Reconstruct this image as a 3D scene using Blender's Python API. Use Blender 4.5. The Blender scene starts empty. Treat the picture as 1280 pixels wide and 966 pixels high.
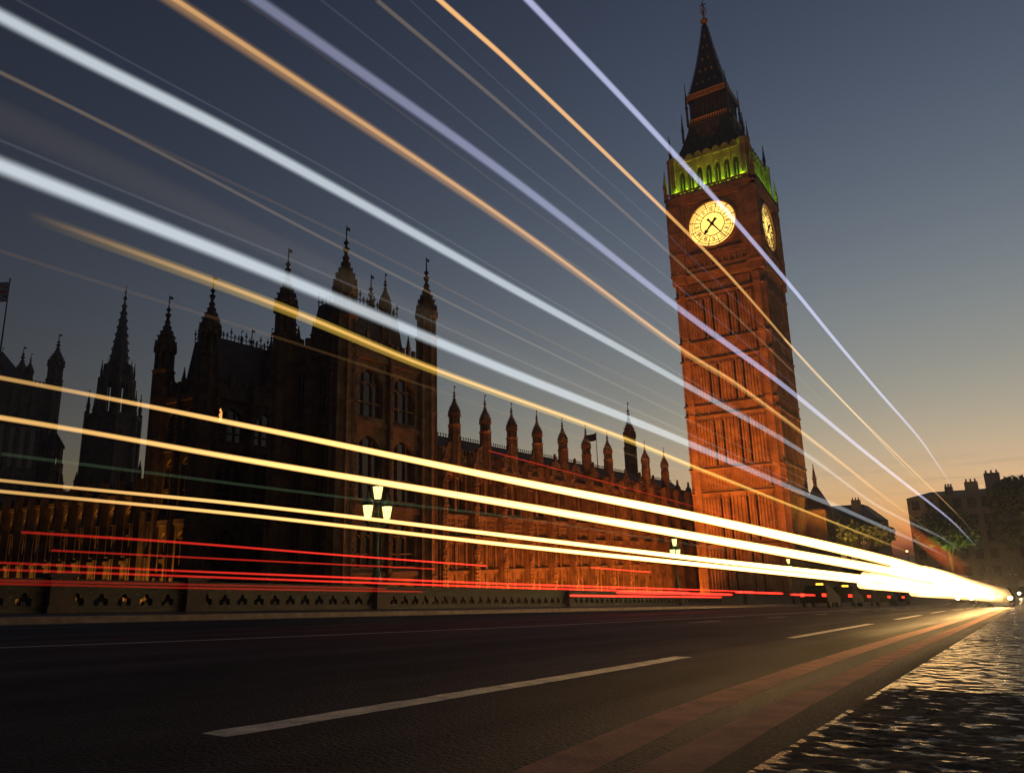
import bpy, math, random
from mathutils import Vector, Matrix, noise

R = math.radians
PI = math.pi
rnd = random.Random(7)
S = bpy.context.scene
COL = S.collection

# ------------------------------------------------------------------ camera
cam = bpy.data.objects.new('camera', bpy.data.cameras.new('camera'))
COL.objects.link(cam)
S.camera = cam
cam.data.sensor_width = 36.0
cam.data.lens = 26.39
cam.data.clip_start = 0.02
cam.data.clip_end = 6000.0
pitch, roll, yaw = R(13.364), R(1.568), R(32.899)
fw = Vector((-math.sin(yaw) * math.cos(pitch), math.cos(yaw) * math.cos(pitch), math.sin(pitch)))
rt = Vector((math.cos(yaw), math.sin(yaw), 0))
up = rt.cross(fw)
rt2 = math.cos(roll) * rt - math.sin(roll) * up
up2 = math.sin(roll) * rt + math.cos(roll) * up
cam.matrix_world = Matrix((rt2, up2, -fw)).transposed().to_4x4()

# ------------------------------------------------------------------ sky, sun, exposure
world = bpy.data.worlds.new('World')
S.world = world
world.use_nodes = True
wn, wl = world.node_tree.nodes, world.node_tree.links
bg = wn['Background']
sky = wn.new('ShaderNodeTexSky')
sky.sky_type = 'NISHITA'
sky.sun_disc = False
sky.sun_elevation = R(-3.0)
sky.sun_rotation = R(6)
hs = wn.new('ShaderNodeHueSaturation')
hs.inputs['Saturation'].default_value = 0.78
gm = wn.new('ShaderNodeGamma')
gm.inputs['Gamma'].default_value = 1.85
wl.new(sky.outputs[0], hs.inputs['Color'])
wl.new(hs.outputs[0], gm.inputs['Color'])
# film-like shoulder: the glow near the horizon rolls off instead of clipping
sc1 = wn.new('ShaderNodeVectorMath'); sc1.operation = 'MULTIPLY'; sc1.inputs[1].default_value = (6.9, 7.6, 8.3)
sc2 = wn.new('ShaderNodeVectorMath'); sc2.operation = 'MULTIPLY_ADD'
sc2.inputs[1].default_value = (0.525, 0.97, 1.58); sc2.inputs[2].default_value = (1, 1, 1)
sc3 = wn.new('ShaderNodeVectorMath'); sc3.operation = 'DIVIDE'
wl.new(gm.outputs[0], sc1.inputs[0]); wl.new(sc1.outputs[0], sc2.inputs[0])
wl.new(sc1.outputs[0], sc3.inputs[0]); wl.new(sc2.outputs[0], sc3.inputs[1])
# thin dusk clouds low over the sunset
tc = wn.new('ShaderNodeTexCoord')
sep = wn.new('ShaderNodeSeparateXYZ')
wl.new(tc.outputs['Generated'], sep.inputs[0])
mp = wn.new('ShaderNodeMapping')
mp.inputs['Scale'].default_value = (3.5, 3.5, 70)
wl.new(tc.outputs['Generated'], mp.inputs[0])
nz = wn.new('ShaderNodeTexNoise')
nz.inputs['Scale'].default_value = 2.2
nz.inputs['Detail'].default_value = 5
wl.new(mp.outputs[0], nz.inputs['Vector'])
cr = wn.new('ShaderNodeValToRGB')
cr.color_ramp.elements[0].position = 0.52
cr.color_ramp.elements[0].color = (0, 0, 0, 1)
cr.color_ramp.elements[1].position = 0.68
cr.color_ramp.elements[1].color = (1, 1, 1, 1)
wl.new(nz.outputs[0], cr.inputs[0])
er = wn.new('ShaderNodeValToRGB')
e = er.color_ramp.elements
e[0].position = 0.05; e[0].color = (0, 0, 0, 1)
e[1].position = 0.085; e[1].color = (1, 1, 1, 1)
e2 = e.new(0.12); e2.color = (0, 0, 0, 1)
wl.new(sep.outputs[2], er.inputs[0])
mu = wn.new('ShaderNodeMath'); mu.operation = 'MULTIPLY'
wl.new(cr.outputs[0], mu.inputs[0]); wl.new(er.outputs[0], mu.inputs[1])
mu2 = wn.new('ShaderNodeMath'); mu2.operation = 'MULTIPLY'; mu2.inputs[1].default_value = 0.30
wl.new(mu.outputs[0], mu2.inputs[0])
mx = wn.new('ShaderNodeMixRGB'); mx.blend_type = 'MULTIPLY'
mx.inputs['Color2'].default_value = (0.35, 0.38, 0.5, 1)
wl.new(mu2.outputs[0], mx.inputs['Fac']); wl.new(sc3.outputs[0], mx.inputs['Color1'])
wl.new(mx.outputs[0], bg.inputs[0])
bg.inputs[1].default_value = 1.0

sun = bpy.data.objects.new('sun', bpy.data.lights.new('sun', 'SUN'))
COL.objects.link(sun)
sun.data.energy = 0.004
sun.data.color = (1.0, 0.6, 0.3)
sun.data.angle = R(0.5)
sun.rotation_euler = (R(88), 0, R(180 - 10))

S.view_settings.view_transform = 'Standard'
S.view_settings.look = 'None'
S.view_settings.exposure = 0.0
S.view_settings.gamma = 1.0
S.cycles.use_denoising = True
S.cycles.transparent_max_bounces = 96
S.cycles.max_bounces = 6
S.cycles.diffuse_bounces = 2
S.cycles.glossy_bounces = 3
S.cycles.sample_clamp_indirect = 4.0

ZG = -7.86            # ground round the palace


def zroad(y):
    y = max(y, -10.0)
    if y <= 90:
        return -0.46 - 0.052 * y
    t = min(y - 90, 30.0)
    return -5.14 - 0.052 * (t - t * t / 60.0)


def road_tilt(y):
    return math.atan(-0.052 if y <= 90 else -0.052 * (1 - min(y - 90, 30.0) / 30.0))


# ------------------------------------------------------------------ materials
def new_mat(name):
    m = bpy.data.materials.new(name)
    m.use_nodes = True
    return m, m.node_tree.nodes, m.node_tree.links, m.node_tree.nodes['Principled BSDF']


def stone_mat(name, c1, c2, scale=1.2, rough=0.9, bump=0.35, fine=14.0, metallic=0.0):
    m, n, l, b = new_mat(name)
    t = n.new('ShaderNodeTexCoord')
    a = n.new('ShaderNodeTexNoise'); a.inputs['Scale'].default_value = scale; a.inputs['Detail'].default_value = 8
    f = n.new('ShaderNodeTexNoise'); f.inputs['Scale'].default_value = fine; f.inputs['Detail'].default_value = 6
    l.new(t.outputs['Object'], a.inputs['Vector']); l.new(t.outputs['Object'], f.inputs['Vector'])
    r = n.new('ShaderNodeValToRGB')
    r.color_ramp.elements[0].position = 0.3; r.color_ramp.elements[0].color = (*c1, 1)
    r.color_ramp.elements[1].position = 0.72; r.color_ramp.elements[1].color = (*c2, 1)
    ad = n.new('ShaderNodeMath'); ad.operation = 'ADD'
    k = n.new('ShaderNodeMath'); k.operation = 'MULTIPLY_ADD'; k.inputs[1].default_value = 0.5; k.inputs[2].default_value = -0.25
    l.new(f.outputs[0], k.inputs[0]); l.new(a.outputs[0], ad.inputs[0]); l.new(k.outputs[0], ad.inputs[1])
    l.new(ad.outputs[0], r.inputs[0]); l.new(r.outputs[0], b.inputs['Base Color'])
    b.inputs['Roughness'].default_value = rough
    b.inputs['Metallic'].default_value = metallic
    if bump:
        bp = n.new('ShaderNodeBump'); bp.inputs['Strength'].default_value = bump; bp.inputs['Distance'].default_value = 0.06
        l.new(f.outputs[0], bp.inputs['Height']); l.new(bp.outputs[0], b.inputs['Normal'])
    return m


def flat_mat(name, c, rough=0.5, metallic=0.0):
    m, n, l, b = new_mat(name)
    t = n.new('ShaderNodeTexCoord')
    a = n.new('ShaderNodeTexNoise'); a.inputs['Scale'].default_value = 7; a.inputs['Detail'].default_value = 4
    l.new(t.outputs['Object'], a.inputs['Vector'])
    r = n.new('ShaderNodeValToRGB')
    r.color_ramp.elements[0].color = tuple(x * 0.75 for x in c) + (1,)
    r.color_ramp.elements[1].color = tuple(min(1, x * 1.2) for x in c) + (1,)
    l.new(a.outputs[0], r.inputs[0]); l.new(r.outputs[0], b.inputs['Base Color'])
    b.inputs['Roughness'].default_value = rough
    b.inputs['Metallic'].default_value = metallic
    return m


def lamp_mat(name, c, s):
    m, n, l, b = new_mat(name)
    b.inputs['Base Color'].default_value = (*c, 1)
    b.inputs['Emission Color'].default_value = (*c, 1)
    b.inputs['Emission Strength'].default_value = s
    return m


M = {}
M['stone'] = stone_mat('sooty_limestone', (0.04, 0.032, 0.023), (0.15, 0.115, 0.08))  # palace stone, an even tone darker than the tower's
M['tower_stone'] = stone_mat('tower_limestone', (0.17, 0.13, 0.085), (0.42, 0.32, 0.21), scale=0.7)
M['slate'] = stone_mat('slate', (0.025, 0.027, 0.032), (0.07, 0.072, 0.08), scale=2.5, rough=0.7)
M['iron'] = stone_mat('cast_iron_tiles', (0.020, 0.021, 0.024), (0.06, 0.06, 0.065), scale=2.0, rough=0.55)
M['gilt'] = stone_mat('gilded_metal', (0.45, 0.26, 0.07), (0.75, 0.48, 0.15), scale=3.0, rough=0.45, metallic=0.3)
M['glass'] = flat_mat('window_glass', (0.012, 0.014, 0.018), 0.12)
M['car_glass'] = flat_mat('car_glass', (0.005, 0.005, 0.006), 0.8)
for k_ in ('car_glass',):
    M[k_].node_tree.nodes['Principled BSDF'].inputs['Specular IOR Level'].default_value = 0.12
M['black'] = flat_mat('black_iron', (0.012, 0.012, 0.012), 0.5)
M['green_iron'] = flat_mat('green_painted_iron', (0.05, 0.10, 0.06), 0.45)
M['parapet'] = stone_mat('painted_parapet', (0.012, 0.018, 0.012), (0.03, 0.04, 0.026), rough=0.6)
M['parapet_stone'] = stone_mat('parapet_granite', (0.04, 0.034, 0.028), (0.10, 0.085, 0.07), rough=0.8)
M['lit_window'] = lamp_mat('lit_window', (1.0, 0.45, 0.10), 1.1)
M['dim_window'] = lamp_mat('dim_window', (1.0, 0.62, 0.22), 0.22)
M['lantern_glass'] = lamp_mat('lit_lantern_glass', (1.0, 0.88, 0.34), 1.9)
M['headlight'] = lamp_mat('lit_headlight', (1.0, 0.80, 0.48), 160.0)
M['tail_light'] = lamp_mat('lit_tail_light', (1.0, 0.03, 0.012), 2.5)
M['amber_light'] = lamp_mat('lit_amber_light', (1.0, 0.5, 0.04), 3.0)
M['rubber'] = flat_mat('tyre_rubber', (0.015, 0.015, 0.015), 0.9)
M['rim'] = flat_mat('wheel_rim', (0.3, 0.3, 0.31), 0.35, 0.8)
M['car_dark'] = flat_mat('dark_car_paint', (0.006, 0.007, 0.008), 0.85)
M['car_dark'].node_tree.nodes['Principled BSDF'].inputs['Specular IOR Level'].default_value = 0.15
M['bus_red'] = flat_mat('red_bus_paint', (0.20, 0.015, 0.01), 0.5)
M['bark'] = stone_mat('bark', (0.04, 0.03, 0.02), (0.09, 0.07, 0.05), scale=5)
M['city_brick'] = stone_mat('city_brick', (0.16, 0.10, 0.07), (0.28, 0.19, 0.14), scale=3)
M['city_stone'] = stone_mat('city_stone', (0.07, 0.06, 0.05), (0.14, 0.12, 0.10), scale=2)
M['white_paint'] = stone_mat('white_road_paint', (0.30, 0.29, 0.27), (0.62, 0.60, 0.56), scale=9, rough=0.7, fine=60)
M['red_paint'] = stone_mat('red_road_paint', (0.13, 0.045, 0.03), (0.34, 0.13, 0.085), scale=5, rough=0.7, fine=70)


def leaf_mat(name, c1, c2):
    m, n, l, b = new_mat(name)
    oi = n.new('ShaderNodeTexCoord')
    a = n.new('ShaderNodeTexNoise'); a.inputs['Scale'].default_value = 1.4; a.inputs['Detail'].default_value = 5
    l.new(oi.outputs['Object'], a.inputs['Vector'])
    r = n.new('ShaderNodeValToRGB')
    r.color_ramp.elements[0].position = 0.35; r.color_ramp.elements[0].color = (*c1, 1)
    r.color_ramp.elements[1].position = 0.7; r.color_ramp.elements[1].color = (*c2, 1)
    l.new(a.outputs[0], r.inputs[0]); l.new(r.outputs[0], b.inputs['Base Color'])
    b.inputs['Roughness'].default_value = 0.6
    return m


M['leaf'] = leaf_mat('leaves', (0.03, 0.05, 0.015), (0.09, 0.12, 0.035))
M['shrub_leaf'] = leaf_mat('shrub_leaves', (0.05, 0.06, 0.015), (0.16, 0.13, 0.03))


def asphalt():
    m, n, l, b = new_mat('asphalt')
    t = n.new('ShaderNodeTexCoord')
    v = n.new('ShaderNodeTexVoronoi'); v.inputs['Scale'].default_value = 55
    f = n.new('ShaderNodeTexNoise'); f.inputs['Scale'].default_value = 95; f.inputs['Detail'].default_value = 3
    a = n.new('ShaderNodeTexNoise'); a.inputs['Scale'].default_value = 0.9; a.inputs['Detail'].default_value = 6
    for q in (v, f, a):
        l.new(t.outputs['Object'], q.inputs['Vector'])
    r = n.new('ShaderNodeValToRGB')
    r.color_ramp.elements[0].position = 0.3; r.color_ramp.elements[0].color = (0.012, 0.0115, 0.0115, 1)
    r.color_ramp.elements[1].position = 0.75; r.color_ramp.elements[1].color = (0.055, 0.052, 0.048, 1)
    ad = n.new('ShaderNodeMath'); ad.operation = 'MULTIPLY_ADD'; ad.inputs[1].default_value = 0.55
    k = n.new('ShaderNodeMath'); k.operation = 'MULTIPLY_ADD'; k.inputs[1].default_value = 0.5; k.inputs[2].default_value = 0.0
    l.new(a.outputs[0], k.inputs[0])
    l.new(f.outputs[0], ad.inputs[0]); l.new(k.outputs[0], ad.inputs[2])
    l.new(ad.outputs[0], r.inputs[0]); l.new(r.outputs[0], b.inputs['Base Color'])
    mt = n.new('ShaderNodeMapping'); mt.inputs['Scale'].default_value = (1.6, 0.05, 1)
    l.new(t.outputs['Object'], mt.inputs[0])
    w = n.new('ShaderNodeTexNoise'); w.inputs['Scale'].default_value = 1.0; w.inputs['Detail'].default_value = 4
    l.new(mt.outputs[0], w.inputs['Vector'])
    rr = n.new('ShaderNodeMapRange'); rr.inputs['From Min'].default_value = 0.3; rr.inputs['From Max'].default_value = 0.7
    rr.inputs['To Min'].default_value = 0.5; rr.inputs['To Max'].default_value = 0.8
    l.new(w.outputs[0], rr.inputs['Value']); l.new(rr.outputs[0], b.inputs['Roughness'])
    b.inputs['Specular IOR Level'].default_value = 0.18
    bp = n.new('ShaderNodeBump'); bp.inputs['Strength'].default_value = 1.0; bp.inputs['Distance'].default_value = 0.012
    mm = n.new('ShaderNodeMath'); mm.operation = 'SUBTRACT'
    l.new(f.outputs[0], mm.inputs[0]); l.new(v.outputs['Distance'], mm.inputs[1])
    l.new(mm.outputs[0], bp.inputs['Height']); l.new(bp.outputs[0], b.inputs['Normal'])
    return m


def paving(name, lo, hi, gloss, bumpd):
    """dark granite with polished, glinting patches between rough ones"""
    m, n, l, b = new_mat(name)
    t = n.new('ShaderNodeTexCoord')
    mpn = n.new('ShaderNodeMapping'); mpn.inputs['Scale'].default_value = (0.8, 1.2, 1)
    l.new(t.outputs['Object'], mpn.inputs[0])
    a = n.new('ShaderNodeTexNoise'); a.inputs['Scale'].default_value = 5; a.inputs['Detail'].default_value = 8
    f = n.new('ShaderNodeTexNoise'); f.inputs['Scale'].default_value = 30; f.inputs['Detail'].default_value = 7
    f.inputs['Roughness'].default_value = 0.6
    g = n.new('ShaderNodeTexNoise'); g.inputs['Scale'].default_value = 16; g.inputs['Detail'].default_value = 3
    for q in (a, f, g):
        l.new(mpn.outputs[0], q.inputs['Vector'])
    r = n.new('ShaderNodeValToRGB')
    r.color_ramp.elements[0].position = 0.3; r.color_ramp.elements[0].color = (*lo, 1)
    r.color_ramp.elements[1].position = 0.75; r.color_ramp.elements[1].color = (*hi, 1)
    l.new(a.outputs[0], r.inputs[0]); l.new(r.outputs[0], b.inputs['Base Color'])
    mk = n.new('ShaderNodeMapRange'); mk.inputs['From Min'].default_value = gloss; mk.inputs['From Max'].default_value = gloss + 0.08
    l.new(g.outputs[0], mk.inputs['Value'])
    rr = n.new('ShaderNodeMapRange'); rr.inputs['To Min'].default_value = 0.75; rr.inputs['To Max'].default_value = 0.22
    sr = n.new('ShaderNodeMapRange'); sr.inputs['To Min'].default_value = 0.12; sr.inputs['To Max'].default_value = 0.7
    l.new(mk.outputs[0], rr.inputs['Value']); l.new(rr.outputs[0], b.inputs['Roughness'])
    l.new(mk.outputs[0], sr.inputs['Value']); l.new(sr.outputs[0], b.inputs['Specular IOR Level'])
    bp = n.new('ShaderNodeBump'); bp.inputs['Strength'].default_value = 1.0; bp.inputs['Distance'].default_value = bumpd
    l.new(f.outputs[0], bp.inputs['Height']); l.new(bp.outputs[0], b.inputs['Normal'])
    return m


M['asphalt'] = asphalt()
M['paving'] = paving('granite_paving', (0.03, 0.027, 0.024), (0.09, 0.08, 0.07), 0.44, 0.03)
M['rough_paving'] = paving('rough_granite_paving', (0.012, 0.011, 0.010), (0.05, 0.044, 0.038), 0.56, 0.02)
M['kerb'] = stone_mat('granite_kerb', (0.10, 0.09, 0.08), (0.2, 0.18, 0.16), scale=4, rough=0.6, fine=40)
M['earth'] = stone_mat('dark_lawn', (0.015, 0.02, 0.01), (0.04, 0.045, 0.02), scale=0.6)


def water_mat():
    m, n, l, b = new_mat('river_water')
    b.inputs['Base Color'].default_value = (0.012, 0.014, 0.014, 1)
    b.inputs['Roughness'].default_value = 0.12
    t = n.new('ShaderNodeTexCoord')
    a = n.new('ShaderNodeTexNoise'); a.inputs['Scale'].default_value = 0.8; a.inputs['Detail'].default_value = 4
    l.new(t.outputs['Object'], a.inputs['Vector'])
    bp = n.new('ShaderNodeBump'); bp.inputs['Strength'].default_value = 0.4; bp.inputs['Distance'].default_value = 0.3
    l.new(a.outputs[0], bp.inputs['Height']); l.new(bp.outputs[0], b.inputs['Normal'])
    return m


M['water'] = water_mat()


def dial_mat():
    m, n, l, b = new_mat('opal_dial_glass')
    t = n.new('ShaderNodeTexCoord')
    v = n.new('ShaderNodeTexVoronoi'); v.inputs['Scale'].default_value = 3.4; v.feature = 'DISTANCE_TO_EDGE'
    l.new(t.outputs['Object'], v.inputs['Vector'])
    r = n.new('ShaderNodeValToRGB')
    r.color_ramp.elements[0].position = 0.02; r.color_ramp.elements[0].color = (0.75, 0.42, 0.10, 1)
    r.color_ramp.elements[1].position = 0.09; r.color_ramp.elements[1].color = (1.0, 0.64, 0.13, 1)
    l.new(v.outputs['Distance'], r.inputs[0])
    b.inputs['Base Color'].default_value = (0.6, 0.55, 0.4, 1)
    l.new(r.outputs[0], b.inputs['Emission Color'])
    b.inputs['Emission Strength'].default_value = 1.9
    return m


M['dial'] = dial_mat()


def trail_mat(name, col, s_near, s_far, y_near=1.0, y_far=30.0, fade=None, power=1.6):
    """glowing streak: additive light, brightest where the line of sight crosses most of it"""
    m = bpy.data.materials.new(name)
    m.use_nodes = True
    n, l = m.node_tree.nodes, m.node_tree.links
    n.remove(n['Principled BSDF'])
    out = n['Material Output']
    em = n.new('ShaderNodeEmission'); em.inputs[0].default_value = (*col, 1)
    tr = n.new('ShaderNodeBsdfTransparent')
    ad = n.new('ShaderNodeAddShader')
    # depth of the streak along the line of sight: |N.I| over the sine of the angle to its length (the road, +y)
    g = n.new('ShaderNodeNewGeometry')
    dt = n.new('ShaderNodeVectorMath'); dt.operation = 'DOT_PRODUCT'
    l.new(g.outputs['Normal'], dt.inputs[0]); l.new(g.outputs['Incoming'], dt.inputs[1])
    ab = n.new('ShaderNodeMath'); ab.operation = 'ABSOLUTE'; l.new(dt.outputs['Value'], ab.inputs[0])
    si = n.new('ShaderNodeSeparateXYZ'); l.new(g.outputs['Incoming'], si.inputs[0])
    sq = n.new('ShaderNodeMath'); sq.operation = 'MULTIPLY'; l.new(si.outputs[1], sq.inputs[0]); l.new(si.outputs[1], sq.inputs[1])
    om = n.new('ShaderNodeMath'); om.operation = 'SUBTRACT'; om.inputs[0].default_value = 1.004; l.new(sq.outputs[0], om.inputs[1])
    rt_ = n.new('ShaderNodeMath'); rt_.operation = 'SQRT'; l.new(om.outputs[0], rt_.inputs[0])
    inv = n.new('ShaderNodeMath'); inv.operation = 'DIVIDE'; inv.use_clamp = True
    l.new(ab.outputs[0], inv.inputs[0]); l.new(rt_.outputs[0], inv.inputs[1])
    pw = n.new('ShaderNodeMath'); pw.operation = 'POWER'; pw.inputs[1].default_value = power
    l.new(inv.outputs[0], pw.inputs[0])
    sp = n.new('ShaderNodeSeparateXYZ')
    l.new(g.outputs['Position'], sp.inputs[0])
    mr = n.new('ShaderNodeMapRange')
    mr.inputs['From Min'].default_value = y_near; mr.inputs['From Max'].default_value = y_far
    mr.inputs['To Min'].default_value = s_near; mr.inputs['To Max'].default_value = s_far
    l.new(sp.outputs[1], mr.inputs['Value'])
    mlt = n.new('ShaderNodeMath'); mlt.operation = 'MULTIPLY'
    l.new(pw.outputs[0], mlt.inputs[0]); l.new(mr.outputs[0], mlt.inputs[1])
    last = mlt
    if fade:
        fr = n.new('ShaderNodeMapRange')
        fr.inputs['From Min'].default_value = fade[0]; fr.inputs['From Max'].default_value = fade[1]
        fr.inputs['To Min'].default_value = 1.0; fr.inputs['To Max'].default_value = 0.0
        l.new(sp.outputs[1], fr.inputs['Value'])
        m2 = n.new('ShaderNodeMath'); m2.operation = 'MULTIPLY'
        l.new(mlt.outputs[0], m2.inputs[0]); l.new(fr.outputs[0], m2.inputs[1])
        last = m2
    l.new(last.outputs[0], em.inputs[1])
    l.new(em.outputs[0], ad.inputs[0]); l.new(tr.outputs[0], ad.inputs[1])
    l.new(ad.outputs[0], out.inputs['Surface'])
    return m


# ------------------------------------------------------------------ mesh helpers
class MB:
    def __init__(self):
        self.v, self.f = [], []

    def add(self, vs, fs):
        o = len(self.v)
        self.v.extend(vs)
        self.f.extend([tuple(i + o for i in f) for f in fs])

    def box(self, x0, x1, y0, y1, z0, z1):
        self.add([(x0, y0, z0), (x1, y0, z0), (x1, y1, z0), (x0, y1, z0), (x0, y0, z1), (x1, y0, z1), (x1, y1, z1), (x0, y1, z1)],
                 [(3, 2, 1, 0), (4, 5, 6, 7), (0, 1, 5, 4), (1, 2, 6, 5), (2, 3, 7, 6), (3, 0, 4, 7)])

    def cbox(self, cx, cy, hx, hy, z0, z1):
        self.box(cx - hx, cx + hx, cy - hy, cy + hy, z0, z1)

    def prism(self, n, cx, cy, z0, z1, r0, r1, rot=0.0, sx=1.0, sy=1.0):
        vs, fs = [], []
        for z, r in ((z0, r0), (z1, r1)):
            for k in range(n):
                a = rot + 2 * PI * k / n
                vs.append((cx + sx * r * math.cos(a), cy + sy * r * math.sin(a), z))
        fs.append(tuple(reversed(range(n))))
        fs.append(tuple(range(n, 2 * n)))
        for k in range(n):
            j = (k + 1) % n
            fs.append((k, j, n + j, n + k))
        self.add(vs, fs)

    def lathe(self, n, cx, cy, prof, rot=0.0):
        """prof: (radius, z) from bottom to top"""
        vs, fs = [], []
        for r, z in prof:
            for k in range(n):
                a = rot + 2 * PI * k / n
                vs.append((cx + r * math.cos(a), cy + r * math.sin(a), z))
        m = len(prof)
        fs.append(tuple(reversed(range(n))))
        fs.append(tuple(range((m - 1) * n, m * n)))
        for i in range(m - 1):
            for k in range(n):
                j = (k + 1) % n
                fs.append((i * n + k, i * n + j, (i + 1) * n + j, (i + 1) * n + k))
        self.add(vs, fs)

    def tube(self, pts, rad, n=8, cap=True):
        pts = [Vector(p) for p in pts]
        if not isinstance(rad, (list, tuple)):
            rad = [rad] * len(pts)
        vs, fs = [], []
        for i, p in enumerate(pts):
            t = (pts[min(i + 1, len(pts) - 1)] - pts[max(i - 1, 0)]).normalized()
            ref = Vector((0, 0, 1)) if abs(t.z) < 0.9 else Vector((1, 0, 0))
            a = t.cross(ref).normalized()
            b = a.cross(t).normalized()
            for k in range(n):
                w = 2 * PI * k / n
                vs.append(tuple(p + rad[i] * (math.cos(w) * a + math.sin(w) * b)))
        for i in range(len(pts) - 1):
            for k in range(n):
                j = (k + 1) % n
                fs.append((i * n + k, i * n + j, (i + 1) * n + j, (i + 1) * n + k))
        if cap:
            fs.append(tuple(reversed(range(n))))
            fs.append(tuple(range((len(pts) - 1) * n, len(pts) * n)))
        self.add(vs, fs)

    def extrude(self, poly, fr, w0, w1):
        """poly of (u, v), pushed from w0 to w1 in frame fr"""
        n = len(poly)
        vs = [fr(u, v, w0) for u, v in poly] + [fr(u, v, w1) for u, v in poly]
        fs = [tuple(reversed(range(n))), tuple(range(n, 2 * n))]
        for k in range(n):
            j = (k + 1) % n
            fs.append((k, j, n + j, n + k))
        self.add(vs, fs)

    def fbox(self, fr, u0, u1, v0, v1, w0, w1):
        self.extrude([(u0, v0), (u1, v0), (u1, v1), (u0, v1)], fr, w0, w1)

    def arch_head(self, fr, u0, u1, v0, v1, w0, w1, n=5):
        """the two stone spandrels that close a pointed arch head between v0 (spring) and v1"""
        um = (u0 + u1) / 2
        for s in (0, 1):
            poly = [(u0, v0), (u0, v1), (um, v1)] if s == 0 else [(u1, v0), (u1, v1), (um, v1)]
            arc = []
            for k in range(1, n):
                t = k / n
                uu = um + (u0 - um) * (1 - t ** 1.6) if s == 0 else um + (u1 - um) * (1 - t ** 1.6)
                arc.append((uu, v0 + (v1 - v0) * (1 - (1 - t) ** 1.5)))
            poly = poly + list(reversed(arc))
            if s == 1:
                poly = list(reversed(poly))
            self.extrude(poly, fr, w0, w1)

    def build(self, name, mat, parent=None, smooth=False, loc=None):
        me = bpy.data.meshes.new(name)
        me.from_pydata(self.v, [], self.f)
        me.validate()
        import bmesh
        bm = bmesh.new(); bm.from_mesh(me)
        bmesh.ops.recalc_face_normals(bm, faces=bm.faces)
        bm.to_mesh(me); bm.free()
        if smooth:
            me.polygons.foreach_set('use_smooth', [True] * len(me.polygons))
        o = bpy.data.objects.new(name, me)
        COL.objects.link(o)
        if mat is not None:
            me.materials.append(mat)
        if parent is not None:
            o.parent = parent
        if loc is not None:
            o.location = loc
        return o


def frame(ox, oy, oz, ud, wd):
    def f(u, v, w):
        return (ox + ud[0] * u + wd[0] * w, oy + ud[1] * u + wd[1] * w, oz + v)
    return f


def tag(o, label, cat, group=None, kind=None):
    if label: o['label'] = label
    if cat: o['category'] = cat
    if group: o['group'] = group
    if kind: o['kind'] = kind
    return o


def thing(name, loc, label, cat, group=None, rz=0.0):
    o = bpy.data.objects.new(name, None)
    o.empty_display_size = 0.3
    COL.objects.link(o)
    o.location = loc
    o.rotation_euler = (0, 0, rz)
    return tag(o, label, cat, group)


def structure(name, mb, mat, smooth=False):
    o = mb.build(name, mat, smooth=smooth)
    o['kind'] = 'structure'
    return o


def copy_tree(o, parent=None):
    c = o.copy()
    COL.objects.link(c)
    if parent is not None:
        c.parent = parent
    for ch in list(o.children):
        copy_tree(ch, c)
    return c


def spot(name, loc, target, watts, col, angle=60, blend=0.7, size=0.3):
    ld = bpy.data.lights.new(name, 'SPOT')
    ld.energy = watts; ld.color = col; ld.spot_size = R(angle); ld.spot_blend = blend; ld.shadow_soft_size = size
    o = bpy.data.objects.new(name, ld)
    COL.objects.link(o)
    o.location = loc
    o.rotation_euler = (Vector(target) - Vector(loc)).to_track_quat('-Z', 'Y').to_euler()
    return o


def strip(name, a, b, target_dir, watts, col, width=0.4):
    ld = bpy.data.lights.new(name, 'AREA')
    a, b = Vector(a), Vector(b)
    ld.shape = 'RECTANGLE'
    ld.size = (b - a).length; ld.size_y = width
    ld.energy = watts; ld.color = col
    o = bpy.data.objects.new(name, ld)
    COL.objects.link(o)
    z = -Vector(target_dir).normalized()
    x = (b - a).normalized()
    y = z.cross(x).normalized(); x = y.cross(z)
    o.matrix_world = Matrix.Translation((a + b) / 2) @ Matrix((x, y, z)).transposed().to_4x4()
    return o


# ------------------------------------------------------------------ setting: river, ground, bridge
def sheet(x0, x1, ys, dz, cols=None):
    mb = MB()
    vs, fs = [], []
    for y in ys:
        vs += [(x0, y, zroad(y) + dz), (x1, y, zroad(y) + dz)]
    for i in range(len(ys) - 1):
        fs.append((2 * i, 2 * i + 1, 2 * i + 3, 2 * i + 2))
    mb.add(vs, fs)
    return mb


YS = [-40, -20, -10] + [i * 2.0 for i in range(-4, 61)] + [124, 140, 300]
XK, XF = -0.52, -15.75          # kerbs
PAV = 0.13

mb = MB()
mb.add([(-3000, -3000, -12.0), (3000, -3000, -12.0), (3000, 3000, -12.0), (-3000, 3000, -12.0)], [(0, 1, 2, 3)])
structure('river_water', mb, M['water'])
mb = MB()
mb.box(-3000, -20.6, 33, 3000, -14, ZG)
structure('palace_ground', mb, M['earth'])
mb = MB()
mb.box(-20.6, 3000, 120.5, 3000, -14, zroad(200) - 0.006)
structure('street_ground', mb, M['asphalt'])
structure('road', sheet(XF, XK, YS, 0.0), M['asphalt'])
# bridge deck under the road
mb = MB()
for a, b in zip(YS[:-1], YS[1:]):
    if a < 120:
        za, zb = zroad(a) - 0.3, zroad(b) - 0.3
        mb.add([(-20.5, a, za - 1.4), (3.9, a, za - 1.4), (3.9, b, zb - 1.4), (-20.5, b, zb - 1.4),
                (-20.5, a, za), (3.9, a, za), (3.9, b, zb), (-20.5, b, zb)],
               [(3, 2, 1, 0), (4, 5, 6, 7), (0, 1, 5, 4), (1, 2, 6, 5), (2, 3, 7, 6), (3, 0, 4, 7)])
structure('bridge_deck', mb, M['parapet_stone'])


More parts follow.
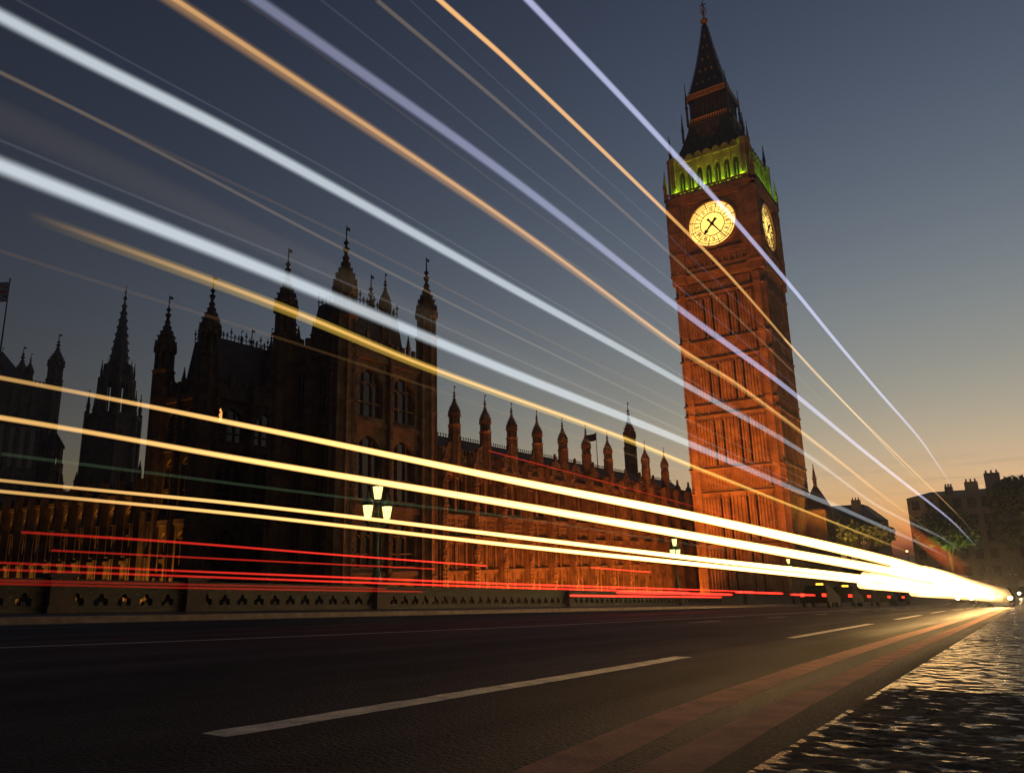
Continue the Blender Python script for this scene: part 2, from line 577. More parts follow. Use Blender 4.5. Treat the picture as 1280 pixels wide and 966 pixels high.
def slab_run(x0, x1, ys, top, depth):
    mb = MB()
    vs, fs = [], []
    for y in ys:
        z = zroad(y)
        vs += [(x0, y, z + top), (x1, y, z + top), (x1, y, z - depth), (x0, y, z - depth)]
    n = len(ys)
    for i in range(n - 1):
        for k in range(4):
            j = (k + 1) % 4
            fs.append((4 * i + k, 4 * i + j, 4 * i + 4 + j, 4 * i + 4 + k))
    fs += [(0, 1, 2, 3), tuple(4 * (n - 1) + k for k in (3, 2, 1, 0))]
    mb.add(vs, fs)
    return mb


structure('far_pavement', slab_run(-20.2, XF - 0.25, YS, PAV, 0.29), M['paving'])
structure('far_kerb', slab_run(XF - 0.245, XF, YS, PAV + 0.002, 0.28), M['kerb'])
structure('kerb', slab_run(XK, XK + 0.02, YS, PAV - 0.004, 0.28), M['paving'])
# near pavement: slabs with open joints; the first run is rough-dressed granite with a really uneven face
mb = MB()
yj = 3.45
joint = [yj, 4.7, 6.15, 8.1, 10.2, 12.6, 15.0, 18.2, 21.0, 25.0, 29.0, 34.0, 40.0, 47.0, 55.0, 64.0, 75.0, 90.0, 107.0]
for a, b in zip(joint[:-1], joint[1:]):
    nx = 3
    for k in range(nx):
        x0 = XK + 0.022 + k * 1.4; x1 = x0 + 1.395
        dz = rnd.uniform(-0.006, 0.006)
        a2, b2 = a + 0.012, b - 0.012
        za, zb = zroad(a2) + PAV + dz, zroad(b2) + PAV + dz
        mb.add([(x0, a2, za - .3), (x1, a2, za - .3), (x1, b2, zb - .3), (x0, b2, zb - .3), (x0, a2, za), (x1, a2, za), (x1, b2, zb), (x0, b2, zb)],
               [(3, 2, 1, 0), (4, 5, 6, 7), (0, 1, 5, 4), (1, 2, 6, 5), (2, 3, 7, 6), (3, 0, 4, 7)])
structure('pavement', mb, M['paving'])
mb = MB()
nx, ny = 260, 330
xa, xb, ya, yb = XK + 0.015, 3.4, -1.5, yj
vs, fs = [], []
for j in range(ny + 1):
    y = ya + (yb - ya) * j / ny
    zb_ = zroad(y) + PAV
    for i in range(nx + 1):
        x = xa + (xb - xa) * i / nx
        p = Vector((x * 14.0, y * 17.0, 0.0))
        h = noise.noise(p) * 0.6 + noise.noise(p * 2.3) * 0.35 + 0.3 * noise.noise(p * 4.7)
        edge = min(1.0, (x - xa) / 0.03, (yb - y) / 0.03)
        vs.append((x, y, zb_ + 0.0075 * h * edge - 0.004))
for j in range(ny):
    for i in range(nx):
        q = j * (nx + 1) + i
        fs.append((q, q + 1, q + nx + 2, q + nx + 1))
mb.v, mb.f = vs, fs
structure('rough_pavement', mb, M['rough_paving'], smooth=True)
structure('pavement_bed', slab_run(XK + 0.03, 3.6, YS, PAV - 0.05, 0.29), M['black'])


def marking(name, x0, x1, y0, y1, mat, jag=0.0, curve=None):
    n = max(2, int((y1 - y0) / (0.08 if jag and y1 < 14 else 1.0)))
    mb = MB()
    vs, fs = [], []
    for i in range(n + 1):
        y = y0 + (y1 - y0) * i / n
        j0 = jag * noise.noise(Vector((y * 7, x0, 1))) * (1 if y < 14 else 0)
        j1 = jag * noise.noise(Vector((y * 7, x1, 5))) * (1 if y < 14 else 0)
        t0 = 0.05 * (i == 0)
        c = curve(y) if curve else 0.0
        vs += [(x0 + j0 + c + t0 * .3, y, zroad(y) + 0.0008), (x1 + j1 + c - t0 * .3, y, zroad(y) + 0.0008)]
    for i in range(n):
        fs.append((2 * i, 2 * i + 1, 2 * i + 3, 2 * i + 2))
    mb.add(vs, fs)
    return structure(name, mb, mat)


marking('red_line', -1.11, -0.94, -1, 106, M['red_paint'], 0.02, lambda y: 0.30 * math.exp(-max(y, 0.0) / 2.3))
marking('red_line', -1.52, -1.33, -1, 106, M['red_paint'], 0.02, lambda y: 0.62 * math.exp(-max(y, 0.0) / 2.3))
drift = lambda y: -0.021 * max(0.0, min(y, 40.0) - 5.0)
for ya_, yb_ in ((1.8, 6.4), (10.3, 17.6), (22.0, 29.2), (34.0, 41.5), (46.5, 54.0), (59.0, 66.0), (71.0, 78.0), (83.0, 90.0), (95.0, 102.0)):
    marking('lane_dash', -2.53, -2.38, ya_, yb_, M['white_paint'], 0.014, drift)
marking('lane_line', -7.47, -7.33, -2, 106, M['white_paint'], 0.0, lambda y: -2.2 * math.exp(-max(y, 0.0) / 5.0))
marking('lane_line', -15.3, -15.2, -6, 106, M['white_paint'], 0.0)
y = 16.0
for k in range(9):
    marking('lane_dash', -6.1, -5.96, y, y + 2.0, M['white_paint'])
    y += 6.0


# ------------------------------------------------------------------ bridge parapet with trefoil openings and pedestals
def parapet(name, x, label, pedestals, y0=-12.0, y1=120.0, side=1, pierce=(2, 60)):
    t = thing(name, (x, 0, 0), label, 'parapet')
    coping, base, panel = MB(), MB(), MB()
    def run(mb, xa, xb, zt, zb, ya, yb):
        n = max(1, int((yb - ya) / 2))
        for i in range(n):
            a = ya + (yb - ya) * i / n; b = ya + (yb - ya) * (i + 1) / n
            za, zb2 = zroad(a), zroad(b)
            mb.add([(xa, a, za + zb), (xb, a, za + zb), (xb, b, zb2 + zb), (xa, b, zb2 + zb), (xa, a, za + zt), (xb, a, za + zt), (xb, b, zb2 + zt), (xa, b, zb2 + zt)],
                   [(3, 2, 1, 0), (4, 5, 6, 7), (0, 1, 5, 4), (1, 2, 6, 5), (2, 3, 7, 6), (3, 0, 4, 7)])
    run(coping, -0.2, 0.2, 0.94, 0.83, y0, y1)
    run(base, -0.22, 0.16, 0.22, -2.0, y0, y1)
    # panel between base and coping: pierced by small trefoils every 0.62 m
    run(panel, -0.1, 0.1, 0.825, 0.60, y0, y1)
    run(panel, -0.1, 0.1, 0.30, 0.225, y0, y1)
    p0 = pierce[0]
    run(panel, -0.1, 0.1, 0.599, 0.301, y0, p0)
    yy = p0
    s = 0.62
    while yy < pierce[1]:
        z = zroad(yy + s / 2)
        def fr(u, v, w, yy=yy, z=z):
            return (w, yy + u, z + v)
        # three lobes left open: outlines are filled round them
        w0, w1 = -0.095, 0.095
        panel.fbox(fr, 0.0, 0.13, 0.29, 0.605, w0, w1)
        panel.fbox(fr, 0.49, s, 0.29, 0.605, w0, w1)
        panel.extrude([(0.13, 0.605), (0.13, 0.46), (0.20, 0.475), (0.245, 0.50), (0.25, 0.56), (0.30, 0.605)], fr, w0, w1)
        panel.extrude([(0.49, 0.605), (0.32, 0.605), (0.37, 0.56), (0.375, 0.50), (0.42, 0.475), (0.49, 0.46)], fr, w0, w1)
        panel.extrude([(0.25, 0.29), (0.37, 0.29), (0.365, 0.36), (0.31, 0.40), (0.255, 0.36)], fr, w0, w1)
        yy += s
    run(panel, -0.1, 0.1, 0.599, 0.301, yy, y1)
    coping.build('coping', M['parapet'], t)
    base.build('base_course', M['parapet'], t)
    panel.build('pierced_panel', M['parapet'], t)
    for py in pedestals:
        mb = MB(); z = zroad(py)
        mb.cbox(0.03 * side, py, 0.30, 0.30, z + 0.1, z + 0.98)
        mb.cbox(0.03 * side, py, 0.36, 0.36, z + 0.98, z + 1.08)
        mb.cbox(0.03 * side, py, 0.35, 0.35, z + 0.1, z + 0.3)
        mb.build('pedestal', M['parapet_stone'], t)
    return t


parapet('bridge_parapet', -20.0, 'long dark green pierced parapet running along the far side of the bridge', [9.9, 13.6, 21.3, 35.6, 51.4, 66.5, 83.0])


# ------------------------------------------------------------------ gothic pieces
def turret(parent, x, y, z0, z1, z2, z3, r, mat=None, name='turret', lantern=True, smat=None):
    """octagonal turret: shaft z0..z1, open lantern z1..z2, ogee cap to z3; part with sub-parts cap and finial"""
    mat = mat or M['stone']
    b = MB()
    rot = PI / 8
    b.prism(8, x, y, z0, z1, r, r * 0.97, rot)
    h = z1 - z0
    for q in (0.25, 0.5, 0.75, 0.9):
        zz = z0 + h * q
        b.prism(8, x, y, zz, zz + 0.16, r * 1.10, r * 1.10, rot)
    for k in range(8):
        a = rot + 2 * PI * k / 8
        b.prism(4, x + r * 1.0 * math.cos(a), y + r * 1.0 * math.sin(a), z0, z1, r * 0.13, r * 0.13, a)
    b.prism(8, x, y, z1 - 0.18, z1 + 0.12, r * 1.02, r * 1.28, rot)
    if lantern:
        b.prism(8, x, y, z1 + 0.12, z1 + 0.4, r * 1.05, r * 0.95, rot)
        for k in range(8):
            a = rot + 2 * PI * k / 8
            b.prism(4, x + r * 0.82 * math.cos(a), y + r * 0.82 * math.sin(a), z1 + 0.2, z2, r * 0.22, r * 0.2, a)
        b.prism(8, x, y, z1 + 0.3, z2, r * 0.42, r * 0.40, rot)
        for k in range(8):
            a = rot + 2 * PI * (k + 0.5) / 8
            b.prism(4, x + r * 0.86 * math.cos(a), y + r * 0.86 * math.sin(a), z2 - (z2 - z1) * 0.22, z2, r * 0.42, r * 0.42, a + PI / 4)
    b.prism(8, x, y, z2 - 0.05, z2 + 0.18, r * 1.0, r * 1.18, rot)
    for k in range(8):
        a = rot + 2 * PI * k / 8
        b.prism(4, x + r * 1.06 * math.cos(a), y + r * 1.06 * math.sin(a), z2 + 0.1, z2 + 0.1 + 0.55 * r, r * 0.14, 0.01, a)
    o = b.build(name, mat, parent)
    H = z3 - z2
    c = MB()
    zc = z2 + 0.15
    hc = H * 0.56
    prof = [(r * 1.02, zc), (r * 0.98, zc + hc * 0.12), (r * 0.82, zc + hc * 0.3), (r * 0.58, zc + hc * 0.46), (r * 0.36, zc + hc * 0.62), (r * 0.22, zc + hc * 0.8), (r * 0.13, zc + hc)]
    c.lathe(8, x, y, prof, rot)
    for i in range(1, len(prof)):
        rr, zz = prof[i]
        for k in range(8):
            a = rot + 2 * PI * k / 8
            c.prism(4, x + rr * 1.08 * math.cos(a), y + rr * 1.08 * math.sin(a), zz - 0.09 * r, zz + 0.17 * r, r * 0.12, r * 0.04, a)
    c.build('cap', mat, o)
    f = MB()
    zf = zc + hc
    hf = z3 - zf
    f.lathe(8, x, y, [(r * .13, zf - .05), (r * .32, zf + hf * .06), (r * .34, zf + hf * .10), (r * .12, zf + hf * .16), (r * .11, zf + hf * .24), (r * .26, zf + hf * .3),
                      (r * .24, zf + hf * .34), (r * .08, zf + hf * .42), (r * .05, z3)], rot)
    f.box(x - 0.02, x + 0.02, y, y + 0.42 * r, z3 - hf * 0.16, z3 - hf * 0.04)
    f.build('finial', smat or M['black'], o)
    return o


def pinnacle(parent, x, y, z0, z1, r, mat=None, name='pinnacle'):
    b = MB()
    h = z1 - z0
    b.prism(4, x, y, z0, z0 + h * 0.42, r, r, PI / 4)
    b.prism(4, x, y, z0 + h * 0.40, z0 + h * 0.45, r * 1.3, r * 1.3, PI / 4)
    b.prism(4, x, y, z0 + h * 0.44, z1 - h * 0.06, r * 0.95, 0.03, PI / 4)
    for q in (0.52, 0.62, 0.72, 0.82):
        rr = r * 0.95 * (0.94 - q) / 0.5
        b.prism(4, x, y, z0 + h * q, z0 + h * (q + 0.03), rr + r * 0.28, rr + r * 0.1, 0)
    b.prism(6, x, y, z1 - h * 0.10, z1 - h * 0.05, r * 0.12, r * 0.38)
    b.prism(6, x, y, z1 - h * 0.05, z1, r * 0.3, 0.01)
    return b.build(name, mat or M['stone'], parent)


def window(parent, fr, u0, u1, v0, v1, lights=2, w=-0.36, transom=True, mat=None, glass=None, frame_mat=None):
    """a part: tracery frame with a pane under it"""
    b = MB()
    W = u1 - u0
    spring = v1 - W * 0.55
    b.arch_head(fr, u0, u1, spring, v1, w + 0.02, -0.03)
    for k in range(1, lights):
        um = u0 + W * k / lights
        b.fbox(fr, um - 0.05, um + 0.05, v0, v1 - W * 0.12, w + 0.03, w + 0.2)
    if transom:
        vm = v0 + (spring - v0) * 0.5
        b.fbox(fr, u0, u1, vm - 0.06, vm + 0.06, w + 0.035, w + 0.17)
    for k in range(lights):
        a = u0 + W * k / lights; c = u0 + W * (k + 1) / lights
        b.arch_head(fr, a, c, spring - 0.1, spring + W / lights * 0.5, w + 0.04, w + 0.16)
    b.fbox(fr, u0 - 0.04, u1 + 0.04, v0 - 0.12, v0, w + 0.02, 0.06)
    o = b.build('window', frame_mat or M['stone'], parent)
    p = MB()
    p.fbox(fr, u0, u1, v0, v1, w - 0.02, w + 0.012)
    p.build('pane', glass or M['glass'], o)
    return o


def ornament(b, fr, u0, u1, v0, v1, w, step=0.35, size=0.1):
    """carved panel: little shields and quatrefoil knobs standing proud of the face"""
    v = v0 + step / 2
    while v < v1:
        u = u0 + step / 2
        while u < u1:
            s = size * rnd.uniform(0.7, 1.2)
            b.extrude([(u - s, v), (u, v - s), (u + s, v), (u, v + s)], fr, w, w + 0.05 + 0.05 * rnd.random())
            u += step
        v += step


# ------------------------------------------------------------------ north range of the palace
def palace_range():
    x0, ya, yb = -42.0, 51.3, 119.0
    t = thing('palace_range', (x0, ya, ZG), 'long low gothic wing with a row of pinnacled turrets, lit orange, beside the clock tower', 'palace wing')
    L = yb - ya
    fr = frame(0, 0, 0, (0, 1), (1, 0))
    top = 17.6          # parapet foot
    wall = MB()
    wall.fbox(fr, 0, L, 0, top, -9.0, -0.4)
    # string courses and plinth
    strings = [(0, 1.3, 0.12), (7.2, 7.5, 0.16), (10.1, 10.5, 0.22), (12.1, 12.45, 0.2), (16.6, 17.0, 0.2)]
    for a, b, w in strings:
        wall.fbox(fr, 0, L, a, b, -0.4, w)
    wall.fbox(fr, 0, L, 10.5, 12.1, -0.4, -0.02)     # carved band between the storeys
    wall.fbox(fr, 0, L, 16.99, 18.0, -0.4, 0.0)     # parapet band
    wall.fbox(fr, 0, L, 1.29, 7.21, -0.4, -0.03) if False else None
    ornament(wall, fr, 0.2, L - 0.2, 10.6, 12.0, -0.02, 0.46, 0.15)
    ornament(wall, fr, 0.2, L - 0.2, 17.1, 17.95, 0.0, 0.42, 0.13)
    u = 0.3
    while u < L:                                   # pierced parapet teeth
        wall.fbox(fr, u, u + 0.28, 18.0, 18.55, -0.3, -0.08)
        u += 0.56
    bay = 4.72
    nb = int(L / bay)
    wins = []
    for k in range(nb + 1):
        c = 1.2 + k * bay
        # pier under each turret, buttress with carved face
        wall.fbox(fr, c - 0.95, c + 0.95, 1.2, 16.7, -0.4, 0.0)
        wall.fbox(fr, c - 0.38, c + 0.38, 0, 18.2, 0.0, 0.75)
        ornament(wall, fr, c - 0.38, c + 0.38, 1.5, 16.5, 0.75, 0.34, 0.13)
        for s in (-1, 1):
            wall.fbox(fr, c + s * 0.42 - 0.07, c + s * 0.42 + 0.07, 0, 18.0, 0.002, 0.5)
        for (v0, v1) in ((12.6, 16.2), (2.0, 6.9), (7.7, 9.9)):
            for s in (-1, 1):                      # blind niches either side
                wall.fbox(fr, c + s * 0.93 - 0.06, c + s * 0.93 + 0.06, v0, v1, 0.0, 0.14)
        for v in (2.6, 5.6, 8.2, 9.4, 13.2, 15.4, 17.3):
            wall.extrude([(c - 0.3, v), (c + 0.3, v), (c, v + 0.75)], fr, 0.75, 0.86)
            wall.fbox(fr, c - 0.4, c + 0.4, v - 0.12, v, 0.75, 0.9)
        # bay infill between piers
        a, d = c + 0.95, c + bay - 0.95
        if d > L:
            continue
        for (v0, v1) in ((1.29, 2.2), (6.6, 7.21), (7.5, 7.8), (9.8, 10.11), (12.44, 12.8), (16.2, 16.61)):
            wall.fbox(fr, a, d, v0, v1, -0.4, -0.032)
        m = (a + d) / 2
        wall.fbox(fr, m - 0.16, m + 0.16, 1.2, 16.7, -0.4, 0.09)
        for (q0, q1) in ((a, m - 0.16), (m + 0.16, d)):
            for (v0, v1) in ((2.2, 6.6), (12.8, 16.2)):
                wins.append((q0, q1, v0, v1))
            wall.fbox(fr, q0, q1, 7.8, 9.8, -0.4, -0.12)
            for r_ in range(4):
                uu = q0 + (q1 - q0) * (r_ + 0.5) / 4
                wall.fbox(fr, uu - 0.04, uu + 0.04, 7.8, 9.8, -0.12, -0.03)
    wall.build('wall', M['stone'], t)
    for q0, q1, v0, v1 in wins:
        window(t, fr, q0, q1, v0, v1, 2, -0.38)
    # roof: ridge at 20.3 above the ground, 5 m behind the face
    rf = MB()
    rf.extrude([(-8.9, 17.6), (-0.9, 17.6), (-3.9, 20.35), (-5.9, 20.35)], lambda u, v, w: (u, w, v), 0.0, L)
    rf.build('roof', M['slate'], t)
    cr = MB()
    cr.box(-4.02, -3.94, 0.05, L - .05, 20.35, 20.47)
    yy = 0.2
    while yy < L:
        cr.box(-4.01, -3.95, yy - 0.03, yy + 0.03, 20.4, 20.85)
        cr.box(-4.015, -3.945, yy - 0.08, yy + 0.08, 20.66, 20.74)
        yy += 0.42
    cr.build('roof_cresting', M['black'], t)
    # turrets stand behind the parapet; positions measured along the wing
    for y in (55.0, 60.0, 64.8, 69.9, 75.6, 81.4, 87.4, 106.5):
        turret(t, -0.1, y - ya, 17.0, 20.6, 21.75, 24.5, 0.52, smat=M['black'])
    for y, zt in ((99.4, 24.6),):
        turret(t, -0.1, y - ya, 17.0, 20.4, 21.8, zt, 0.55, smat=M['black'])
    turret(t, -4.6, 104.6 - ya, 17.0, 24.6, 26.6, 31.8, 0.85, smat=M['black'])
    # dormer gables with carved crests on the parapet, over the first bays
    for k in range(0, nb):
        gb = MB()
        c = 1.2 + k * bay + bay / 2
        gb.extrude([(c - 1.3, 18.0), (c + 1.3, 18.0), (c + 0.9, 18.9), (c + 0.25, 19.2), (c, 20.0), (c - 0.25, 19.2), (c - 0.9, 18.9)], fr, -0.32, -0.06)
        ornament(gb, fr, c - 0.8, c + 0.8, 18.1, 19.0, -0.06, 0.36, 0.13)
        gb.build('crest_gable', M['stone'], t)
    return t


# ------------------------------------------------------------------ square pavilions with four corner turrets and a steep roof
def pavilion(name, x1, y0, wx, wy, label, zw, tips, roof_top, lit=None, little=False, backs=((1, 1), (1, 1))):
    """x1,y0: the corner nearest the bridge; runs wx to -x and wy to +y"""
    t = thing(name, (x1, y0, ZG), label, 'palace tower')
    fn = frame(0, 0, 0, (0, 1), (1, 0))           # north face, u along +y
    fe = frame(0, 0, 0, (-1, 0), (0, -1))         # river face, u along -x
    wall = MB()
    wall.box(-wx + .4, -0.4, 0.4, wy - .4, 0, zw)
    wins = []
    for fr, L in ((fn, wy), (fe, wx)):
        for a, b, w in ((0, 1.6, 0.15), (7.2, 7.6, 0.2), (12.2, 12.7, 0.22), (19.0, 19.4, 0.2), (zw - 0.9, zw - 0.4, 0.3), (zw - 0.41, zw + 0.5, 0.05)):
            wall.fbox(fr, 0.5, L - 0.5, a, b, -0.4, w)
        u = 0.6
        while u < L - 0.6:
            wall.fbox(fr, u, u + 0.35, zw + 0.5, zw + 1.1, -0.2, 0.03)
            u += 0.7
        nw = 2
        seg = (L - 2.0) / nw
        for k in range(nw):
            a = 1.0 + k * seg
            wall.fbox(fr, a - 0.3, a + 0.55, 0, zw, -0.4, 0.02)
            wall.fbox(fr, a + seg - 0.55, a + seg + 0.3, 0, zw, -0.4, 0.015)
            wall.fbox(fr, a - 0.16, a + 0.16, 0, zw + 0.8, 0.015, 0.5)
            ornament(wall, fr, a - 0.16, a + 0.16, 1.5, zw, 0.5, 0.5, 0.14)
            for (v0, v1) in ((2.3, 6.6), (8.0, 11.6), (13.2, 18.3), (19.8, zw - 1.6)):
                if v1 - v0 > 1.0:
                    wins.append((fr, a + 0.55, a + seg - 0.55, v0, v1))
            for (v0, v1) in ((1.6, 2.3), (6.6, 7.21), (7.59, 8.0), (11.6, 12.21), (12.69, 13.2), (18.3, 19.01), (19.39, 19.8), (zw - 1.6, zw - .89)):
                wall.fbox(fr, a + 0.5, a + seg - 0.5, v0, v1, -0.4, -0.02)
        wall.fbox(fr, L - 1.16, L - 0.84, 0, zw + 0.8, 0.016, 0.5)
        ornament(wall, fr, 1.0, L - 1.0, 12.7, 13.15, -0.02, 0.45, 0.14)
    wall.build('wall', M['stone'], t)
    for i, (fr, a, b, v0, v1) in enumerate(wins):
        g = None
        if lit is not None and i in lit:
            g = M['lit_window']
        window(t, fr, a, b, v0, v1, 3 if b - a > 1.4 else 2, -0.38, glass=g)
    if little:                                    # one small lit lancet high in the north face
        g = MB()
        g.extrude([(1.42, 21.6), (1.82, 21.6), (1.82, 22.4), (1.62, 22.8), (1.42, 22.4)], fn, 0.03, 0.06)
        g.build('window', M['lit_window'], t)
    # steep roof with a flat crest
    rf = MB()
    zb = zw - 0.2
    i0, i1 = 1.3, min(wx, wy) * 0.27
    vs = [(-i0, i0, zb), (-i0, wy - i0, zb), (-wx + i0, wy - i0, zb), (-wx + i0, i0, zb)]
    vt = [(-i1, i1, roof_top), (-i1, wy - i1, roof_top), (-wx + i1, wy - i1, roof_top), (-wx + i1, i1, roof_top)]
    rf.add(vs + vt, [(0, 1, 2, 3), (7, 6, 5, 4), (0, 4, 5, 1), (1, 5, 6, 2), (2, 6, 7, 3), (3, 7, 4, 0)])
    rf.build('roof', M['slate'], t)
    cr = MB()
    pts = vt + [vt[0]]
    for (p, q) in zip(pts[:-1], pts[1:]):
        n = max(2, int((Vector(q) - Vector(p)).length / 0.42))
        for k in range(n):
            v = Vector(p).lerp(Vector(q), k / n)
            hgt = 0.75 if k % 4 else 1.25
            cr.cbox(v.x, v.y, 0.035, 0.035, v.z, v.z + hgt)
            cr.cbox(v.x, v.y, 0.09, 0.09, v.z + hgt * 0.62, v.z + hgt * 0.74)
        a, b = Vector(p), Vector(q)
        cr.tube([a + Vector((0, 0, .35)), b + Vector((0, 0, .35))], 0.035, 4)
    cr.build('roof_cresting', M['black'], t)
    for (px, py), zt in zip(((0, 0), (0, wy), (-wx, 0), (-wx, wy)), tips):
        turret(t, px, py, 0.0, zt - 8.0, zt - 5.4, zt, 0.88)
    # small pinnacles along the parapet
    for k in range(1, 4):
        pinnacle(t, 0.05, wy * k / 4, zw + 0.3, zw + 2.4, 0.2)
        pinnacle(t, -wx * k / 4, -0.05, zw + 0.3, zw + 2.4, 0.2)
    # chimney-like spirelets that stand up behind the roof crest
    for (px, py, zt, rr) in backs:
        turret(t, px, py, zw - 1, zt - 4.6, zt - 3.0, zt, rr, name='spirelet')
    return t


# ------------------------------------------------------------------ river front on the left
def river_front():
    xa, xb, y0 = -63.0, -118.0, 41.2
    t = thing('palace_river_front', (xa, y0, ZG), 'dark gothic river front with orange-lit buttresses, left of the two turreted towers', 'palace wing')
    L = xa - xb
    fr = frame(0, 0, 0, (-1, 0), (0, -1))
    wall = MB()
    top = 16.2
    wall.fbox(fr, 0, L, 0, top, -10, -0.4)
    for a, b, w in ((0, 1.2, 0.1), (5.9, 6.2, 0.12), (8.9, 9.25, 0.15), (15.2, 15.6, 0.2), (15.59, 16.6, 0.0)):
        wall.fbox(fr, 0, L, a, b, -0.4, w)
    ornament(wall, fr, 0.2, L - 0.2, 15.6, 16.5, 0.0, 0.5, 0.15)
    bay = 2.9
    n = int(L / bay)
    wins = []
    for k in range(n + 1):
        c = 0.6 + k * bay
        wall.fbox(fr, c - 0.5, c + 0.5, 1.1, 15.3, -0.4, 0.0)
        wall.fbox(fr, c - 0.32, c + 0.32, 0, 16.9, 0.0, 0.7)
        wall.fbox(fr, c - 0.13, c + 0.13, 1.0, 16.0, 0.7, 0.8)
        for v in (3.0, 6.4, 9.4, 12.6):
            wall.prism(4, *fr(c, v, 0.75)[:2], v, v + 0.45, 0.36, 0.2, PI / 4)
        a, d = c + 0.5, c + bay - 0.5
        if d > L: continue
        for v0, v1 in ((1.19, 1.7), (5.4, 5.91), (6.19, 6.6), (8.4, 8.91), (9.24, 9.7), (14.6, 15.21)):
            wall.fbox(fr, a, d, v0, v1, -0.4, -0.03)
        for v0, v1 in ((1.7, 5.4), (6.6, 8.4), (9.7, 14.6)):
            wins.append((a, d, v0, v1))
    wall.build('wall', M['stone'], t)
    for k, (a, d, v0, v1) in enumerate(wins):
        window(t, fr, a, d, v0, v1, 2, -0.38, transom=v1 - v0 > 3, glass=M['lit_window'] if k in (22,) else None)
    rf = MB()
    rf.extrude([(0.9, 16.0), (9.5, 16.0), (7.0, 17.6), (4.0, 17.6)], lambda u, v, w: (w, u, v), -L, 0)
    rf.build('roof', M['slate'], t)
    for k in range(0, n + 1, 1):
        c = 0.6 + k * bay
        p = fr(c, 0, 0.35)
        pinnacle(t, p[0], p[1], 16.8, 18.6, 0.22)
    return t


def octa_spire(name, x, y, label, segs, rtop, pins, base_r):
    """octagonal tower that narrows in stages to a spire; segs: (z0,z1,r0,r1,open)"""
    t = thing(name, (x, y, ZG), label, 'palace tower')
    rot = PI / 8
    for i, (z0, z1, r0, r1, kind) in enumerate(segs):
        b = MB()
        if kind == 'open':
            b.prism(8, 0, 0, z0, z0 + 0.6, r0 * 1.08, r0 * 1.08, rot)
            b.prism(8, 0, 0, z1 - 1.2, z1, r1, r1 * 1.06, rot)
            for k in range(8):
                a = rot + 2 * PI * k / 8
                b.prism(4, r0 * 0.92 * math.cos(a), r0 * 0.92 * math.sin(a), z0, z1, r0 * 0.16, r0 * 0.14, a)
                a2 = rot + 2 * PI * (k + 0.5) / 8
                b.prism(4, r0 * 0.86 * math.cos(a2), r0 * 0.86 * math.sin(a2), z0, z1 - 1.0, r0 * 0.06, r0 * 0.06, a2)
            nm, mt = 'lantern_stage', M['stone']
        elif kind == 'spire':
            b.prism(8, 0, 0, z0, z1, r0, r1, rot)
            n = 9
            for q in range(n):
                f = q / n
                rr = r0 + (r1 - r0) * f
                for k in range(8):
                    a = rot + 2 * PI * k / 8
                    b.prism(4, (rr + 0.05) * math.cos(a), (rr + 0.05) * math.sin(a), z0 + (z1 - z0) * f, z0 + (z1 - z0) * f + 0.5, 0.18, 0.05, a)
            nm, mt = 'spire', M['slate']
        else:
            b.prism(8, 0, 0, z0, z1, r0, r1, rot)
            for k in range(8):
                a = rot + 2 * PI * k / 8
                b.prism(4, r0 * math.cos(a), r0 * math.sin(a), z0, z1 + 0.8, r0 * 0.09, r0 * 0.07, a)
            b.prism(8, 0, 0, z1 - 0.5, z1 + 0.15, r1 * 1.08, r1 * 1.12, rot)
            nm, mt = 'drum', M['stone']
        b.build(nm, mt, t)
    f = MB()
    zt = segs[-1][1]
    f.lathe(8, 0, 0, [(rtop, zt - .1), (rtop * 2.6, zt + .2), (rtop * 2.4, zt + .5), (rtop * .8, zt + .8), (rtop * .6, zt + 1.5), (rtop * 1.8, zt + 1.7), (0.05, zt + 2.1), (0.04, zt + 3.0)])
    f.build('finial', M['black'], t)
    for (z0, z1, rr, r) in pins:
        for k in range(8):
            a = rot + 2 * PI * k / 8
            pinnacle(t, rr * math.cos(a), rr * math.sin(a), z0, z1, r)
    return t


# ------------------------------------------------------------------ the clock tower
NUM = ['XII', 'I', 'II', 'III', 'IV', 'V', 'VI', 'VII', 'VIII', 'IX', 'X', 'XI']


